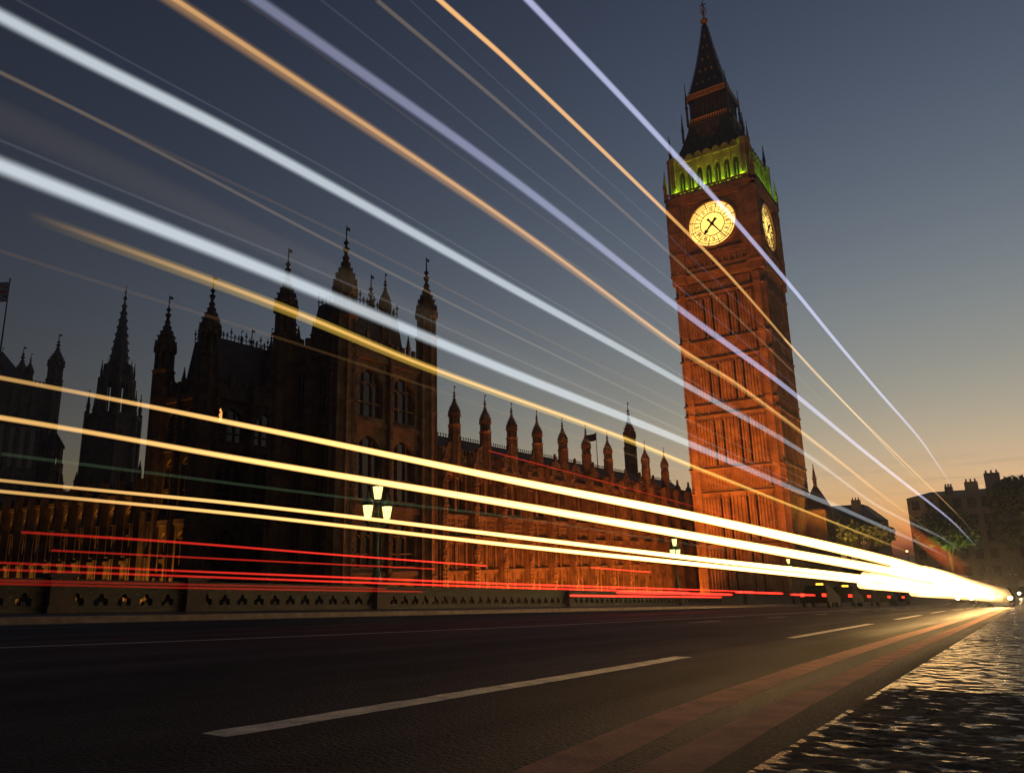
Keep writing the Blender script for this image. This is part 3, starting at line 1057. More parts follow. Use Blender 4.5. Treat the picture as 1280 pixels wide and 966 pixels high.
def clock_tower():
    tx, ty = -29.65, 106.5
    t = thing('clock_tower', (tx, ty, ZG), 'tall floodlit clock tower with two glowing yellow dials and a green-lit belfry', 'clock tower')
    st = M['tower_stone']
    faces = [frame(0, 0, 0, (1, 0), (0, -1)), frame(0, 0, 0, (0, 1), (1, 0)), frame(0, 0, 0, (-1, 0), (0, 1)), frame(0, 0, 0, (0, -1), (-1, 0))]
    H = 5.75
    b = MB()
    b.box(-H, H, -H, H, 0, 47.0)
    belts = [(0, 2.2, 6.5), (9.6, 10.1, 6.25), (16.4, 17.0, 6.3), (19.6, 20.2, 6.3), (27.0, 27.5, 6.25), (28.5, 29.0, 6.25), (35.0, 35.5, 6.25), (37.7, 38.2, 6.25), (44.6, 45.2, 6.25)]
    for z0, z1, h in belts:
        b.box(-h, h, -h, h, z0, z1)
    for fr in faces:
        # each storey: fine vertical ribs, and two pairs of tall narrow window recesses
        segs = [(2.2, 9.6), (10.1, 16.4), (20.2, 27.0), (29.0, 35.0), (38.2, 44.6)]
        for z0, z1 in segs:
            edges = [-4.6, -2.5, -2.2, -1.3, -1.0, 1.0, 1.3, 2.2, 2.5, 4.6]
            for i in range(0, 9, 2):                 # the lit panels between the recesses
                b.fbox(fr, edges[i], edges[i + 1], z0, z1, H, H + 0.42)
                nr = max(2, int((edges[i + 1] - edges[i]) / 0.41))
                for k in range(nr):
                    u = edges[i] + (edges[i + 1] - edges[i]) * (k + 0.5) / nr
                    b.fbox(fr, u - 0.075, u + 0.075, z0, z1 - 0.5, H + 0.42, H + 0.64)
                    b.fbox(fr, u - 0.14, u + 0.14, z1 - 0.85, z1 - 0.6, H + 0.42, H + 0.68)
            for i in range(1, 8, 2):
                b.arch_head(fr, edges[i], edges[i + 1], z1 - 0.7, z1 - 0.02, H, H + 0.4)
        for z0, z1 in ((17.0, 19.6), (27.5, 28.5), (35.5, 37.7), (45.2, 46.4)):
            b.fbox(fr, -4.5, 4.5, z0, z1, H, H + 0.4)
            for k in range(23):
                u = -4.4 + 8.8 * k / 22
                b.fbox(fr, u - 0.06, u + 0.06, z0, z1, H + 0.4, H + 0.56)
            ornament(b, fr, -4.3, 4.3, z0 + 0.05, z1 - 0.05, H + 0.4, 0.42, 0.13)
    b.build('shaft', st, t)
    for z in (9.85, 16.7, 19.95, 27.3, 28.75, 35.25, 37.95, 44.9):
        sc_ = MB(); sc_.box(-6.42, 6.42, -6.42, 6.42, z - 0.10, z + 0.10); sc_.build('string_course', M['slate'], t)  # dark strips standing in for the shadow line at each belt
    for sx in (-1, 1):
        for sy in (-1, 1):
            c = MB()
            c.prism(8, sx * 5.35, sy * 5.35, 0, 46.6, 1.05, 1.0, PI / 8)
            c.prism(8, sx * 5.35, sy * 5.35, 0, 3.0, 1.5, 1.4, PI / 8)
            for z in (9.8, 16.7, 19.9, 27.2, 28.7, 35.2, 38.0, 44.9):
                c.prism(8, sx * 5.35, sy * 5.35, z - 0.28, z + 0.28, 1.16, 1.16, PI / 8)
            for k in range(8):
                a = PI / 8 + 2 * PI * k / 8
                c.prism(4, sx * 5.35 + 1.03 * math.cos(a), sy * 5.35 + 1.03 * math.sin(a), 0, 46.6, 0.12, 0.12, a)
            c.build('corner_pier', st, t)
    # window strips: dark slits on the storeys
    for fi in (0, 1):
        fr = faces[fi]
        for z0, z1 in ((2.4, 9.2), (10.3, 15.3), (20.4, 25.8), (29.2, 33.8), (38.4, 43.4)):
            for u in (-2.35, -1.15, 1.15, 2.35):
                p = MB()
                p.fbox(fr, u - 0.14, u + 0.14, z0, z1 + 0.6, H + 0.005, H + 0.05)
                p.build('window', M['glass'], t)
    # corbelled clock stage
    C = 6.45
    s = MB()
    for i in range(5):
        h = 6.0 + 0.13 * i
        s.box(-h, h, -h, h, 46.4 + 0.32 * i, 46.4 + 0.32 * (i + 1))
    s.box(-6.05, 6.05, -6.05, 6.05, 47.9, 60.4)
    for fr in faces:
        s.fbox(fr, -4.5, 4.5, 48.0, 48.9, 6.05, 6.3)
        u = -4.4
        while u < 4.4:
            s.fbox(fr, u, u + 0.3, 48.9, 50.2, 6.05, 6.28)
            s.arch_head(fr, u + .3, u + .88, 49.6, 50.2, 6.05, 6.2)
            u += 0.88
        s.fbox(fr, -4.5, 4.5, 50.2, 50.6, 6.05, 6.4)
        # square frame round the dial, spandrels carved
        s.fbox(fr, -4.5, -4.05, 50.6, 59.4, 6.05, 6.45)
        s.fbox(fr, 4.05, 4.5, 50.6, 59.4, 6.05, 6.45)
        s.fbox(fr, -4.05, 4.05, 59.0, 59.4, 6.05, 6.44)
        s.fbox(fr, -4.05, 4.05, 50.6, 50.95, 6.05, 6.44)
        for su in (-1, 1):
            for sv in (-1, 1):
                ornament(s, fr, su * 3.4 - 0.65, su * 3.4 + 0.65, 55 + sv * 3.4 - 0.6, 55 + sv * 3.4 + 0.6, 6.06, 0.36, 0.16)
        s.fbox(fr, -6.6, 6.6, 59.4, 59.75, 6.0, 6.6)
        s.fbox(fr, -6.75, 6.75, 60.1, 60.45, 6.0, 6.75)
    s.box(-6.62, 6.62, -6.62, 6.62, 59.76, 60.09)
    u = -6.5
    for fr in faces:
        for k in range(22):
            u = -6.3 + 12.6 * k / 21
            s.fbox(fr, u - 0.12, u + 0.12, 60.45, 61.0, 6.45, 6.62)
        s.fbox(fr, -6.62, 6.62, 61.0, 61.18, 6.42, 6.66)
    s.build('clock_stage', st, t)
    for sx in (-1, 1):
        for sy in (-1, 1):
            c = MB()
            c.cbox(sx * 5.55, sy * 5.55, 1.0, 1.0, 46.8, 60.0)
            for (dx, dy) in ((-.62, 0), (0, -.62), (.62, 0), (0, .62), (-.62, -.62), (.62, .62), (-.62, .62), (.62, -.62)):
                c.cbox(sx * 5.55 + dx * 1.5, sy * 5.55 + dy * 1.5, 0.16, 0.16, 48.2, 59.3)
            for z in (48.0, 51.2, 54.6, 58.6):
                c.cbox(sx * 5.55, sy * 5.55, 1.14, 1.14, z, z + 0.35)
            c.build('corner_pier', st, t)
    # dials
    for fi in range(4):
        fr = faces[fi]
        zc, R0 = 55.0, 3.45
        d = MB()
        n = 64
        d.extrude([(R0 * math.cos(2 * PI * k / n), zc + R0 * math.sin(2 * PI * k / n)) for k in range(n)], fr, 6.1, 6.2)
        dial = d.build('clock_dial', M['dial'], t)

        def ring(mb, r0, r1, w0, w1):
            for k in range(n):
                a, c_ = 2 * PI * k / n, 2 * PI * (k + 1) / n
                mb.extrude([(r0 * math.cos(a), zc + r0 * math.sin(a)), (r1 * math.cos(a), zc + r1 * math.sin(a)),
                            (r1 * math.cos(c_), zc + r1 * math.sin(c_)), (r0 * math.cos(c_), zc + r0 * math.sin(c_))], fr, w0, w1)

        def bar(mb, ang, r0, r1, wa, wb, w0, w1, off=0.0, ang_tilt=0.0):
            """radial bar; ang clockwise from twelve"""
            dx, dy = math.sin(ang), math.cos(ang)
            px, py = dy, -dx
            def P(r, s):
                return (dx * r + px * s, zc + dy * r + py * s)
            mb.extrude([P(r0, off - wa), P(r1, off - wb + ang_tilt), P(r1, off + wb + ang_tilt), P(r0, off + wa)], fr, w0, w1)
        rim = MB()
        ring(rim, R0 - 0.02, R0 + 0.22, 6.05, 6.42)
        rim.build('dial_rim', M['gilt'], dial)
        g = MB()
        ring(g, 2.98, 3.05, 6.2, 6.25); ring(g, 2.62, 2.68, 6.2, 6.25); ring(g, 1.72, 1.82, 6.2, 6.25); ring(g, 3.30, 3.35, 6.2, 6.25)
        for k in range(12):
            bar(g, 2 * PI * (k + 0.5) / 12, 1.82, 3.43, 0.03, 0.05, 6.2, 6.25)
        for k in range(60):
            bar(g, 2 * PI * k / 60, 2.98, 3.32, 0.012, 0.016, 6.2, 6.245)
        for k in range(120):
            if k % 4 == 1: bar(g, 2 * PI * k / 120, 2.68, 2.98, 0.01, 0.012, 6.2, 6.235)
        g.build('dial_lattice', M['black'], dial)
        for k in range(12):
            nm = MB()
            s_ = NUM[k]
            widths = {'I': 0.10, 'V': 0.2, 'X': 0.2}
            tot = sum(widths[c_] for c_ in s_) + 0.035 * (len(s_) - 1)
            pos = -tot / 2
            a = 2 * PI * k / 12
            for ch in s_:
                w = widths[ch]; c0 = pos + w / 2
                if ch == 'I':
                    bar(nm, a, 1.95, 2.55, 0.032, 0.032, 6.2, 6.26, c0)
                elif ch == 'V':
                    bar(nm, a, 1.95, 2.55, 0.028, 0.036, 6.2, 6.26, c0, -w * 0.36)
                    bar(nm, a, 1.95, 2.55, 0.02, 0.026, 6.2, 6.258, c0, w * 0.36)
                else:
                    bar(nm, a, 1.95, 2.55, 0.034, 0.034, 6.2, 6.26, c0 - w * 0.3, w * 0.6)
                    bar(nm, a, 1.95, 2.55, 0.02, 0.02, 6.2, 6.258, c0 + w * 0.3, -w * 0.6)
                pos += w + 0.035
            nm.build('numeral', M['black'], dial)
        mh = MB()
        am = 2 * PI * 24 / 60
        bar(mh, am, -0.9, 3.15, 0.13, 0.05, 6.30, 6.36)
        bar(mh, am, -1.05, -0.55, 0.2, 0.12, 6.295, 6.365)
        mh.build('minute_hand', M['black'], dial)
        hh = MB()
        ah = 2 * PI * (7 + 24 / 60) / 12
        bar(hh, ah, -0.75, 1.35, 0.17, 0.11, 6.38, 6.44)
        bar(hh, ah, 1.2, 1.5, 0.26, 0.26, 6.375, 6.445)
        bar(hh, ah, 1.5, 1.95, 0.22, 0.02, 6.378, 6.442)
        bar(hh, ah, -0.95, -0.5, 0.24, 0.16, 6.376, 6.443)
        for k in range(8):
            bar(hh, 2 * PI * k / 8, 0, 0.26, 0.1, 0.1, 6.28, 6.47)
        hh.build('hour_hand', M['black'], dial)
    # belfry, open arches
    bf = MB()
    B = 5.75
    bf.box(-4.6, 4.6, -4.6, 4.6, 60.4, 66.0)
    for fr in faces:
        n = 7
        wdt = 2 * 4.75 / n
        for k in range(n + 1):
            u = -4.75 + wdt * k
            bf.fbox(fr, u - 0.22, u + 0.22, 60.45, 66.2, 4.6, B)
            bf.fbox(fr, u - 0.09, u + 0.09, 60.45, 66.6, B, B + 0.2)
        for k in range(n):
            u = -4.75 + wdt * k
            bf.arch_head(fr, u + 0.22, u + wdt - 0.22, 63.8, 65.0, B - 0.5, B - 0.05)
            bf.fbox(fr, u + 0.2, u + wdt - 0.2, 65.0, 66.2, B - 0.55, B - 0.02)
            bf.fbox(fr, u + 0.2, u + wdt - 0.2, 60.45, 61.5, B - 0.5, B - 0.1)
            um = u + wdt / 2
            bf.fbox(fr, um - 0.05, um + 0.05, 61.5, 63.9, B - 0.4, B - 0.25)
            # scalloped crest
            bf.extrude([(um - wdt * .46, 66.45), (um + wdt * .46, 66.45), (um + wdt * .42, 66.95), (um + wdt * .2, 67.3), (um, 67.45), (um - wdt * .2, 67.3), (um - wdt * .42, 66.95)], fr, B - 0.2, B + 0.02)
        bf.fbox(fr, -5.9, 5.9, 66.15, 66.46, B - 0.6, B + 0.14)
    bf.build('belfry', st, t)
    for fr in faces:
        wdt = 2 * 4.75 / 7
        for k in range(7):
            bl = MB()
            u = -4.75 + wdt * k
            bl.fbox(fr, u + 0.26, u + wdt - 0.26, 61.5, 65.0, 4.605, 4.66)
            bl.build('louvre', M['slate'], t)
    for sx in (-1, 1):
        for sy in (-1, 1):
            c = MB()
            c.prism(8, sx * 5.35, sy * 5.35, 60.4, 66.5, 0.85, 0.8, PI / 8)
            for k in range(8):
                a = PI / 8 + 2 * PI * k / 8
                c.prism(4, sx * 5.35 + .84 * math.cos(a), sy * 5.35 + .84 * math.sin(a), 60.4, 66.5, 0.1, 0.1, a)
            c.prism(8, sx * 5.35, sy * 5.35, 66.2, 67.2, 0.9, 1.0, PI / 8)
            c.build('belfry_pier', st, t)
            pinnacle(t, sx * 6.5, sy * 6.5, 60.3, 65.4, 0.34, st)
            pinnacle(t, sx * 5.6, sy * 5.6, 66.8, 71.4, 0.26, M['iron'])
    # lower roof, concave
    def sq_roof(prof, name, mat):
        rb = MB()
        rb.lathe(4, 0, 0, [(r * math.sqrt(2), z) for r, z in prof], PI / 4)
        return rb.build(name, mat, t)
    sq_roof([(5.35, 66.5), (5.0, 67.4), (4.3, 69.2), (3.7, 71.0), (3.25, 72.6), (3.05, 73.6)], 'lower_roof', M['iron'])
    for fr in faces:
        for z, w, nn in ((67.9, 4.75, 5), (69.9, 4.05, 4), (71.6, 3.52, 3)):
            for k in range(nn):
                u = (k - (nn - 1) / 2) * (1.45 if nn > 3 else 1.6)
                dm = MB()
                dm.extrude([(u - 0.26, z), (u + 0.26, z), (u + 0.26, z + 0.55), (u, z + 1.0), (u - 0.26, z + 0.55)], fr, w - 0.8, w + 0.12)
                dm.build('dormer', M['iron'], t)
    lt = MB()
    lt.box(-3.35, 3.35, -3.35, 3.35, 73.4, 73.7)
    lt.box(-2.6, 2.6, -2.6, 2.6, 73.7, 77.6)
    for fr in faces:
        for k in range(9):
            u = -2.6 + 5.2 * k / 8
            lt.fbox(fr, u - 0.1, u + 0.1, 73.7, 77.6, 2.6, 2.9)
        for k in range(8):
            u = -2.6 + 5.2 * k / 8
            lt.arch_head(fr, u + .1, u + .55, 76.6, 77.3, 2.6, 2.86)
        lt.fbox(fr, -2.9, 2.9, 77.3, 77.9, 2.1, 2.9)
    lt.build('lantern_stage', M['iron'], t)
    for fr in faces:
        gt, gu = MB(), MB()
        for k in range(18):
            u = -3.2 + 6.4 * k / 17
            gt.fbox(fr, u - 0.07, u + 0.07, 73.7, 74.15, 3.22, 3.32)
            gt.fbox(fr, u - 0.13, u + 0.13, 74.15, 74.35, 3.2, 3.34)
            u2 = -2.9 + 5.8 * k / 17
            gu.extrude([(u2 - .15, 78.3), (u2, 78.12), (u2 + .15, 78.3), (u2, 78.62)], fr, 3.1, 3.22)
        gu.fbox(fr, -3.05, 3.05, 78.62, 78.82, 3.0, 3.24)
        gu.fbox(fr, -3.05, 3.05, 77.9, 78.1, 2.95, 3.2)
        gt.build('gallery_railing', M['gilt'], t)
        gu.build('gilt_cresting', M['gilt'], t)
    cn = MB()
    cn.box(-3.1, 3.1, -3.1, 3.1, 77.9, 78.85)
    cn.build('lantern_cornice', M['iron'], t)
    for sx in (-1, 1):
        for sy in (-1, 1):
            pinnacle(t, sx * 3.2, sy * 3.2, 73.4, 81.0, 0.2, M['iron'])
            pinnacle(t, sx * 3.9, sy * 3.9, 70.4, 75.6, 0.2, M['iron'])
    prof = [(2.85, 78.8), (2.45, 80.2), (1.95, 82.4), (1.5, 84.6), (1.08, 87.0), (0.72, 89.2), (0.42, 91.4), (0.2, 92.8)]
    sq_roof(prof, 'spire', M['iron'])
    for fr in faces:
        for z, w, nn, sp in ((80.6, 2.28, 4, 1.0), (82.9, 1.82, 3, 0.95), (85.2, 1.38, 2, 1.0), (87.6, 0.97, 2, 0.7), (89.8, 0.6, 1, 0.5)):
            for k in range(nn):
                u = (k - (nn - 1) / 2) * sp
                sd = MB()
                sd.extrude([(u - 0.12, z), (u + 0.12, z), (u + 0.12, z + 0.25), (u, z + 0.5), (u - 0.12, z + 0.25)], fr, w - 0.4, w + 0.14)
                sd.build('spire_dormer', M['gilt'], t)
    for sx in (-1, 1):
        for sy in (-1, 1):
            sc = MB()
            for i in range(26):
                f = i / 26
                z = 78.9 + f * 13.6
                for (r0, z0), (r1, z1) in zip(prof[:-1], prof[1:]):
                    if z0 <= z <= z1:
                        r = r0 + (r1 - r0) * (z - z0) / (z1 - z0)
                sc.cbox(sx * (r + .04), sy * (r + .04), 0.09, 0.09, z, z + 0.22)
            sc.build('crocket_row', M['iron'], t)
    fi = MB()
    fi.lathe(8, 0, 0, [(0.2, 92.6), (0.62, 93.0), (0.66, 93.3), (0.25, 93.6), (0.12, 94.0), (0.10, 94.6), (0.24, 94.8), (0.2, 95.0), (0.07, 95.3), (0.05, 97.4)])
    for a in range(4):
        an = PI / 4 + a * PI / 2
        fi.tube([(0.1 * math.cos(an), 0.1 * math.sin(an), 94.3), (0.55 * math.cos(an), 0.55 * math.sin(an), 94.9), (0.45 * math.cos(an), 0.45 * math.sin(an), 95.5), (0.05 * math.cos(an), 0.05 * math.sin(an), 95.8)], 0.06, 5)
        fi.box(-0.5, 0.5, -0.05, 0.05, 96.2, 96.34)
        fi.box(-0.05, 0.05, -0.5, 0.5, 96.21, 96.33)
    fi.build('finial', M['gilt'], t)
    return t


clock_tower()
palace_range()
pavilion('palace_pavilion', -42.0, 40.6, 7.0, 10.2, 'dark square palace tower with four corner turrets, next to the lit wing', 25.4,
         (35.3, 36.0, 35.2, 36.0), 30.0, backs=((-1.6, 6.4, 33.6, 0.5),))
pavilion('palace_pavilion', -60.0, 41.0, 7.0, 10.0, 'dark square palace tower with one small lit arched window, further along the river', 24.6,
         (35.4, 34.6, 35.0, 34.0), 30.2, lit=(), little=True, backs=((-5.6, 7.6, 33.0, 0.5), (-1.2, 8.0, 32.5, 0.45)))
river_front()
octa_spire('central_spire_tower', -139.0, 75.8, 'dark octagonal tower ending in a slender spire, with open lantern windows', [
    (0, 37.0, 4.6, 4.3, 'solid'), (37.0, 44.5, 3.1, 2.9, 'open'), (44.5, 47.2, 2.4, 2.2, 'open'), (47.2, 60.5, 1.75, 0.12, 'spire')], 0.14,
    [(36.5, 42.0, 4.4, 0.32), (44.0, 48.0, 2.8, 0.22)], 4.5)
# small ventilation turret left of the spire
octa_spire('ventilation_turret', -104.0, 49.0, 'small dark domed ventilation turret on the roof, left of the slender spire', [
    (14.0, 21.6, 1.35, 1.3, 'solid'), (21.6, 24.4, 1.2, 1.1, 'open'), (24.4, 26.2, 1.25, 0.15, 'spire')], 0.1, [], 1.3)


# ------------------------------------------------------------------ the great square flag tower on the far left
def flag_tower():
    cx, cy = -192.0, 76.5
    t = thing('flag_tower', (cx, cy, ZG), 'broad dark square tower with a flagpole at the far left edge', 'palace tower')
    b = MB()
    h = 8.6
    zt = 51.0
    b.box(-h, h, -h, h, 0, zt)
    fs = [frame(0, 0, 0, (1, 0), (0, -1)), frame(0, 0, 0, (0, 1), (1, 0))]
    for fr in fs:
        for z in (18, 30, 42, 49.5):
            b.fbox(fr, -h - .2, h + .2, z, z + 0.8, h, h + 0.4)
        for k in range(9):
            u = -h + 2 * h * k / 8
            b.fbox(fr, u - 0.3, u + 0.3, 0, zt + 0.8, h, h + 0.35)
        for k in range(20):
            u = -h + 0.2 + 2 * h * k / 20
            b.fbox(fr, u, u + 0.45, zt, zt + 1.2, h - 0.4, h)
    b.build('wall', M['stone'], t)
    for fr in fs:
        for k in range(8):
            u = -h + 2 * h * (k + 0.5) / 8
            g = MB(); g.fbox(fr, u - 0.55, u + 0.55, 32.0, 41.0, h + 0.005, h + 0.06); g.build('window', M['glass'], t)
    for sx in (-1, 1):
        for sy in (-1, 1):
            turret(t, sx * 8.6, sy * 8.6, 0, zt + 2.0, zt + 6.2, zt + 13.5, 1.55)
    for (x, y) in ((3, -8.6), (-3, -8.6), (8.6, -3), (8.6, 3)):
        turret(t, x, y, zt - 1, zt + 1.0, zt + 3.0, zt + 7.4, 0.8, name='spirelet')
    rf = MB(); rf.lathe(4, 0, 0, [(8, zt), (3.2, zt + 5.5), (0.7, zt + 8.5)], PI / 4); rf.build('roof', M['slate'], t)
    p = MB(); p.tube([(0, 0, zt + 6), (0, 0, zt + 26.5)], [0.22, 0.12], 8); p.prism(8, 0, 0, zt + 26.5, zt + 27.0, 0.25, 0.1)
    p.build('flagpole', M['black'], t)
    # flag: a waved cloth with a real thickness, colours per cell of a fine grid
    W, Hh, nx, ny = 9.0, 5.0, 72, 40
    me = bpy.data.meshes.new('flag')
    vs, fsx, mi = [], [], []
    d = Vector((-0.88, -0.48, 0)).normalized()
    nrm = Vector((-d.y, d.x, 0))
    z0 = zt + 21.0
    for side in (0, 1):
        for j in range(ny + 1):
            for i in range(nx + 1):
                u = i / nx
                off = nrm * (0.45 * math.sin(u * 7.5) * u + 0.02 * (1 if side else -1))
                p_ = d * (0.2 + u * W * 0.94) + off
                vs.append((p_.x, p_.y, z0 + Hh * j / ny - 0.8 * u * u))
    def colour(u, v):
        a, c = (u - 0.5) * 2 * 1.8, (v - 0.5) * 2       # units: half height
        if abs(a) < 0.2 or abs(c) < 0.2: return 1
        if abs(a) < 0.33 or abs(c) < 0.33: return 2
        dd = min(abs(a / 1.8 - c), abs(a / 1.8 + c))
        if dd < 0.09: return 1
        if dd < 0.24: return 2
        return 0
    st = (nx + 1) * (ny + 1)
    for side in (0, 1):
        for j in range(ny):
            for i in range(nx):
                q = side * st + j * (nx + 1) + i
                f = (q, q + 1, q + nx + 2, q + nx + 1)
                fsx.append(f if side else tuple(reversed(f)))
                mi.append(colour((i + .5) / nx, (j + .5) / ny))
    me.from_pydata(vs, [], fsx)
    for c in ((0.01, 0.02, 0.12), (0.45, 0.02, 0.03), (0.6, 0.6, 0.6)):
        me.materials.append(flat_mat('flag_cloth', c, 0.8))
    me.polygons.foreach_set('material_index', mi)
    o = bpy.data.objects.new('flag', me); COL.objects.link(o); o.location = (cx, cy, ZG)
    tag(o, 'red, white and blue flag flying from the pole at the far left edge', 'flag')


flag_tower()

# small dark flag over the wing
mb = MB(); mb.tube([(0, 0, 0), (0, 0, 5.6)], [0.06, 0.04], 6)
fp = mb.build('flagpole', M['black'], loc=(-46.2, 92.5, ZG + 19.9))
tag(fp, 'thin flagpole with a small dark flag on the roof of the lit wing', 'flagpole')
mb = MB()
for i in range(6):
    a, b = i / 6, (i + 1) / 6
    y0_, y1_ = 0.25 * math.sin(a * 6), 0.25 * math.sin(b * 6)
    mb.add([(0.05 - 1.3 * a, -.02 + y0_ - a * .8, 4.5 - .5 * a), (0.05 - 1.3 * b, -.02 + y1_ - b * .8, 4.5 - .5 * b), (0.05 - 1.3 * b, .02 + y1_ - b * .8, 5.5 - .5 * b), (0.05 - 1.3 * a, .02 + y0_ - a * .8, 5.5 - .5 * a)], [(0, 1, 2, 3)])
mb.build('flag', flat_mat('dark_flag_cloth', (0.03, 0.03, 0.05), 0.8), fp)


# low building at the foot of the tower, on the street side
def tower_annex():
    t = thing('tower_annex', (-22.2, 112.0, ZG), 'small gothic stair turret with a finial at the right foot of the clock tower', 'turret')
    b = MB()
    b.box(-1.4, 1.2, -3, 3, 0, 14.2)
    for z in (6, 10, 13.6):
        b.box(-1.5, 1.35, -3.15, 3.15, z, z + 0.4)
    for k in range(5):
        b.box(1.2, 1.45, -3 + 1.5 * k - .12, -3 + 1.5 * k + .12, 0, 14.0)
    b.build('wall', M['tower_stone'], t)
    r = MB(); r.lathe(4, 0, 0, [(2.4, 14.2), (0.5, 17.2), (0.2, 17.6)], PI / 4); r.build('roof', M['slate'], t)
    pinnacle(t, 0, 0, 17.0, 20.6, 0.3)
    return t


tower_annex()


# ------------------------------------------------------------------ city blocks beyond the bridge end
def city_block(x0, x1, y0, y1, h, label, mat, floors, roof_h=2.5, chim=(), lit=(), skip_roof=False, rail=False):
    t = thing('office_building', (x0, y0, zroad(200)), label, 'building')
    W, D = x1 - x0, y1 - y0
    fr = frame(0, 0, 0, (1, 0), (0, -1))
    fr2 = frame(W, 0, 0, (0, 1), (1, 0))
    b = MB()
    b.box(0, W, 0, D, 0, h)
    fh = h / floors
    for f_, L in ((fr, W), (fr2, D)):
        for k in range(1, floors + 1):
            b.fbox(f_, 0, L, k * fh - 0.35, k * fh, 0, 0.2)
        n = int(L / 2.6)
        for k in range(n + 1):
            b.fbox(f_, L * k / n - 0.3, L * k / n + 0.3, 0, h, 0, 0.14)
    b.build('wall', mat, t)
    idx = 0
    n = int(W / 2.6)
    for k in range(n):
        for q in range(floors):
            g = MB()
            u0 = W * k / n + 0.6; u1 = W * (k + 1) / n - 0.6
            g.fbox(fr, u0, u1, q * fh + 0.9, (q + 1) * fh - 0.6, 0.003, 0.07)
            g.build('window', M['dim_window'] if idx in lit else M['glass'], t)
            idx += 1
    if roof_h > 0:
        r = MB()
        i = min(W, D) * 0.3
        r.add([(-.2, -.2, h), (W + .2, -.2, h), (W + .2, D, h), (-.2, D, h), (i * .6, i, h + roof_h), (W - i * .6, i, h + roof_h), (W - i * .6, D - i, h + roof_h), (i * .6, D - i, h + roof_h)],
              [(0, 3, 2, 1), (4, 5, 6, 7), (0, 1, 5, 4), (1, 2, 6, 5), (2, 3, 7, 6), (3, 0, 4, 7)])
        r.build('roof', M['slate'], t)
    for (cx, cw, cz) in chim:
        c = MB(); c.box(cx, cx + cw, 2, 4, h - 0.5, cz)
        for k in range(3):
            c.prism(8, cx + cw * (k + .5) / 3, 3, cz, cz + 0.7, 0.2, 0.16)
        c.build('chimney', M['city_brick'], t)
    if rail:
        g = MB()
        for k in range(int(W / 0.8)):
            g.cbox(k * 0.8 + .2, 0.3, 0.04, 0.04, h, h + 1.3)
        g.box(0, W, 0.27, 0.33, h + 1.3, h + 1.38)
        g.build('railing', M['black'], t)
    return t


city_block(-19, 14, 196, 220, 18.4, 'large dark office block closing the street at the right edge', M['city_stone'], 5, 1.6, ((11.5, 2.6, 21.4), (15.5, 3.0, 23.0), (7.5, 1.6, 20.6)), ())
city_block(-76, -52, 230, 250, 15.2, 'low slate-roofed building just right of the clock tower', M['city_brick'], 4, 3.0, ((4.5, 2.2, 20.2), (14.0, 2.6, 20.4)), (9, 14, 15, 22, 26), rail=True)
city_block(-51, -30, 224, 246, 15.8, 'wide curved-roof block behind the street trees', M['city_stone'], 4, 4.0, ((15.0, 2.2, 20.8),), (2, 5, 9, 17, 21, 26))
city_block(-110, -77, 240, 262, 14.2, 'terrace block half hidden behind the clock tower', M['city_brick'], 4, 3.0, ((24.0, 2.2, 19.6), (29.0, 2.0, 19.2)), (3,))


# ------------------------------------------------------------------ trees
def tree(x, y, zb, h, rx, rz_, n, label, mat=None, leaf=0.32, seed=1, group=None, name='street_tree'):
    r = random.Random(seed)
    t = thing(name, (x, y, zb), label, 'tree', group)
    tr = MB()
    tr.tube([(0, 0, -0.3), (0.1, 0, h * 0.25), (0.05, 0.1, h * 0.45), (0.1, 0.1, h * 0.7)], [0.32, 0.26, 0.2, 0.1], 8)
    clumps = []
    for k in range(11):
        a = r.uniform(0, 2 * PI); el = r.uniform(-0.4, 1.2)
        c = Vector((rx * 0.62 * math.cos(a) * math.cos(el), rx * 0.62 * math.sin(a) * math.cos(el), h * 0.66 + rz_ * 0.62 * math.sin(el)))
        clumps.append((c, r.uniform(0.32, 0.55)))
        tr.tube([(0.05, 0.05, h * r.uniform(0.32, 0.5)), tuple(c * 0.6 + Vector((0, 0, h * 0.2))), tuple(c)], [0.12, 0.07, 0.02], 5)
    tr.build('trunk', M['bark'], t)
    cr = MB()
    for k in range(n):
        c, s = r.choice(clumps)
        while True:
            v = Vector((r.uniform(-1, 1), r.uniform(-1, 1), r.uniform(-1, 1)))
            if v.length < 1: break
        p = c + Vector((v.x * rx * s, v.y * rx * s, v.z * rz_ * s))
        a = Vector((r.uniform(-1, 1), r.uniform(-1, 1), r.uniform(-1, 1))).normalized()
        b = a.cross(Vector((r.uniform(-1, 1), r.uniform(-1, 1), r.uniform(-1, 1)))).normalized()
        q = leaf * r.uniform(0.6, 1.3)
        cr.add([tuple(p - a * q), tuple(p + b * q * .6), tuple(p + a * q), tuple(p - b * q * .6)], [(0, 1, 2, 3)])
    me = bpy.data.meshes.new('crown'); me.from_pydata(cr.v, [], cr.f); me.materials.append(mat or M['leaf'])
    o = bpy.data.objects.new('crown', me); COL.objects.link(o); o.parent = t
    return t


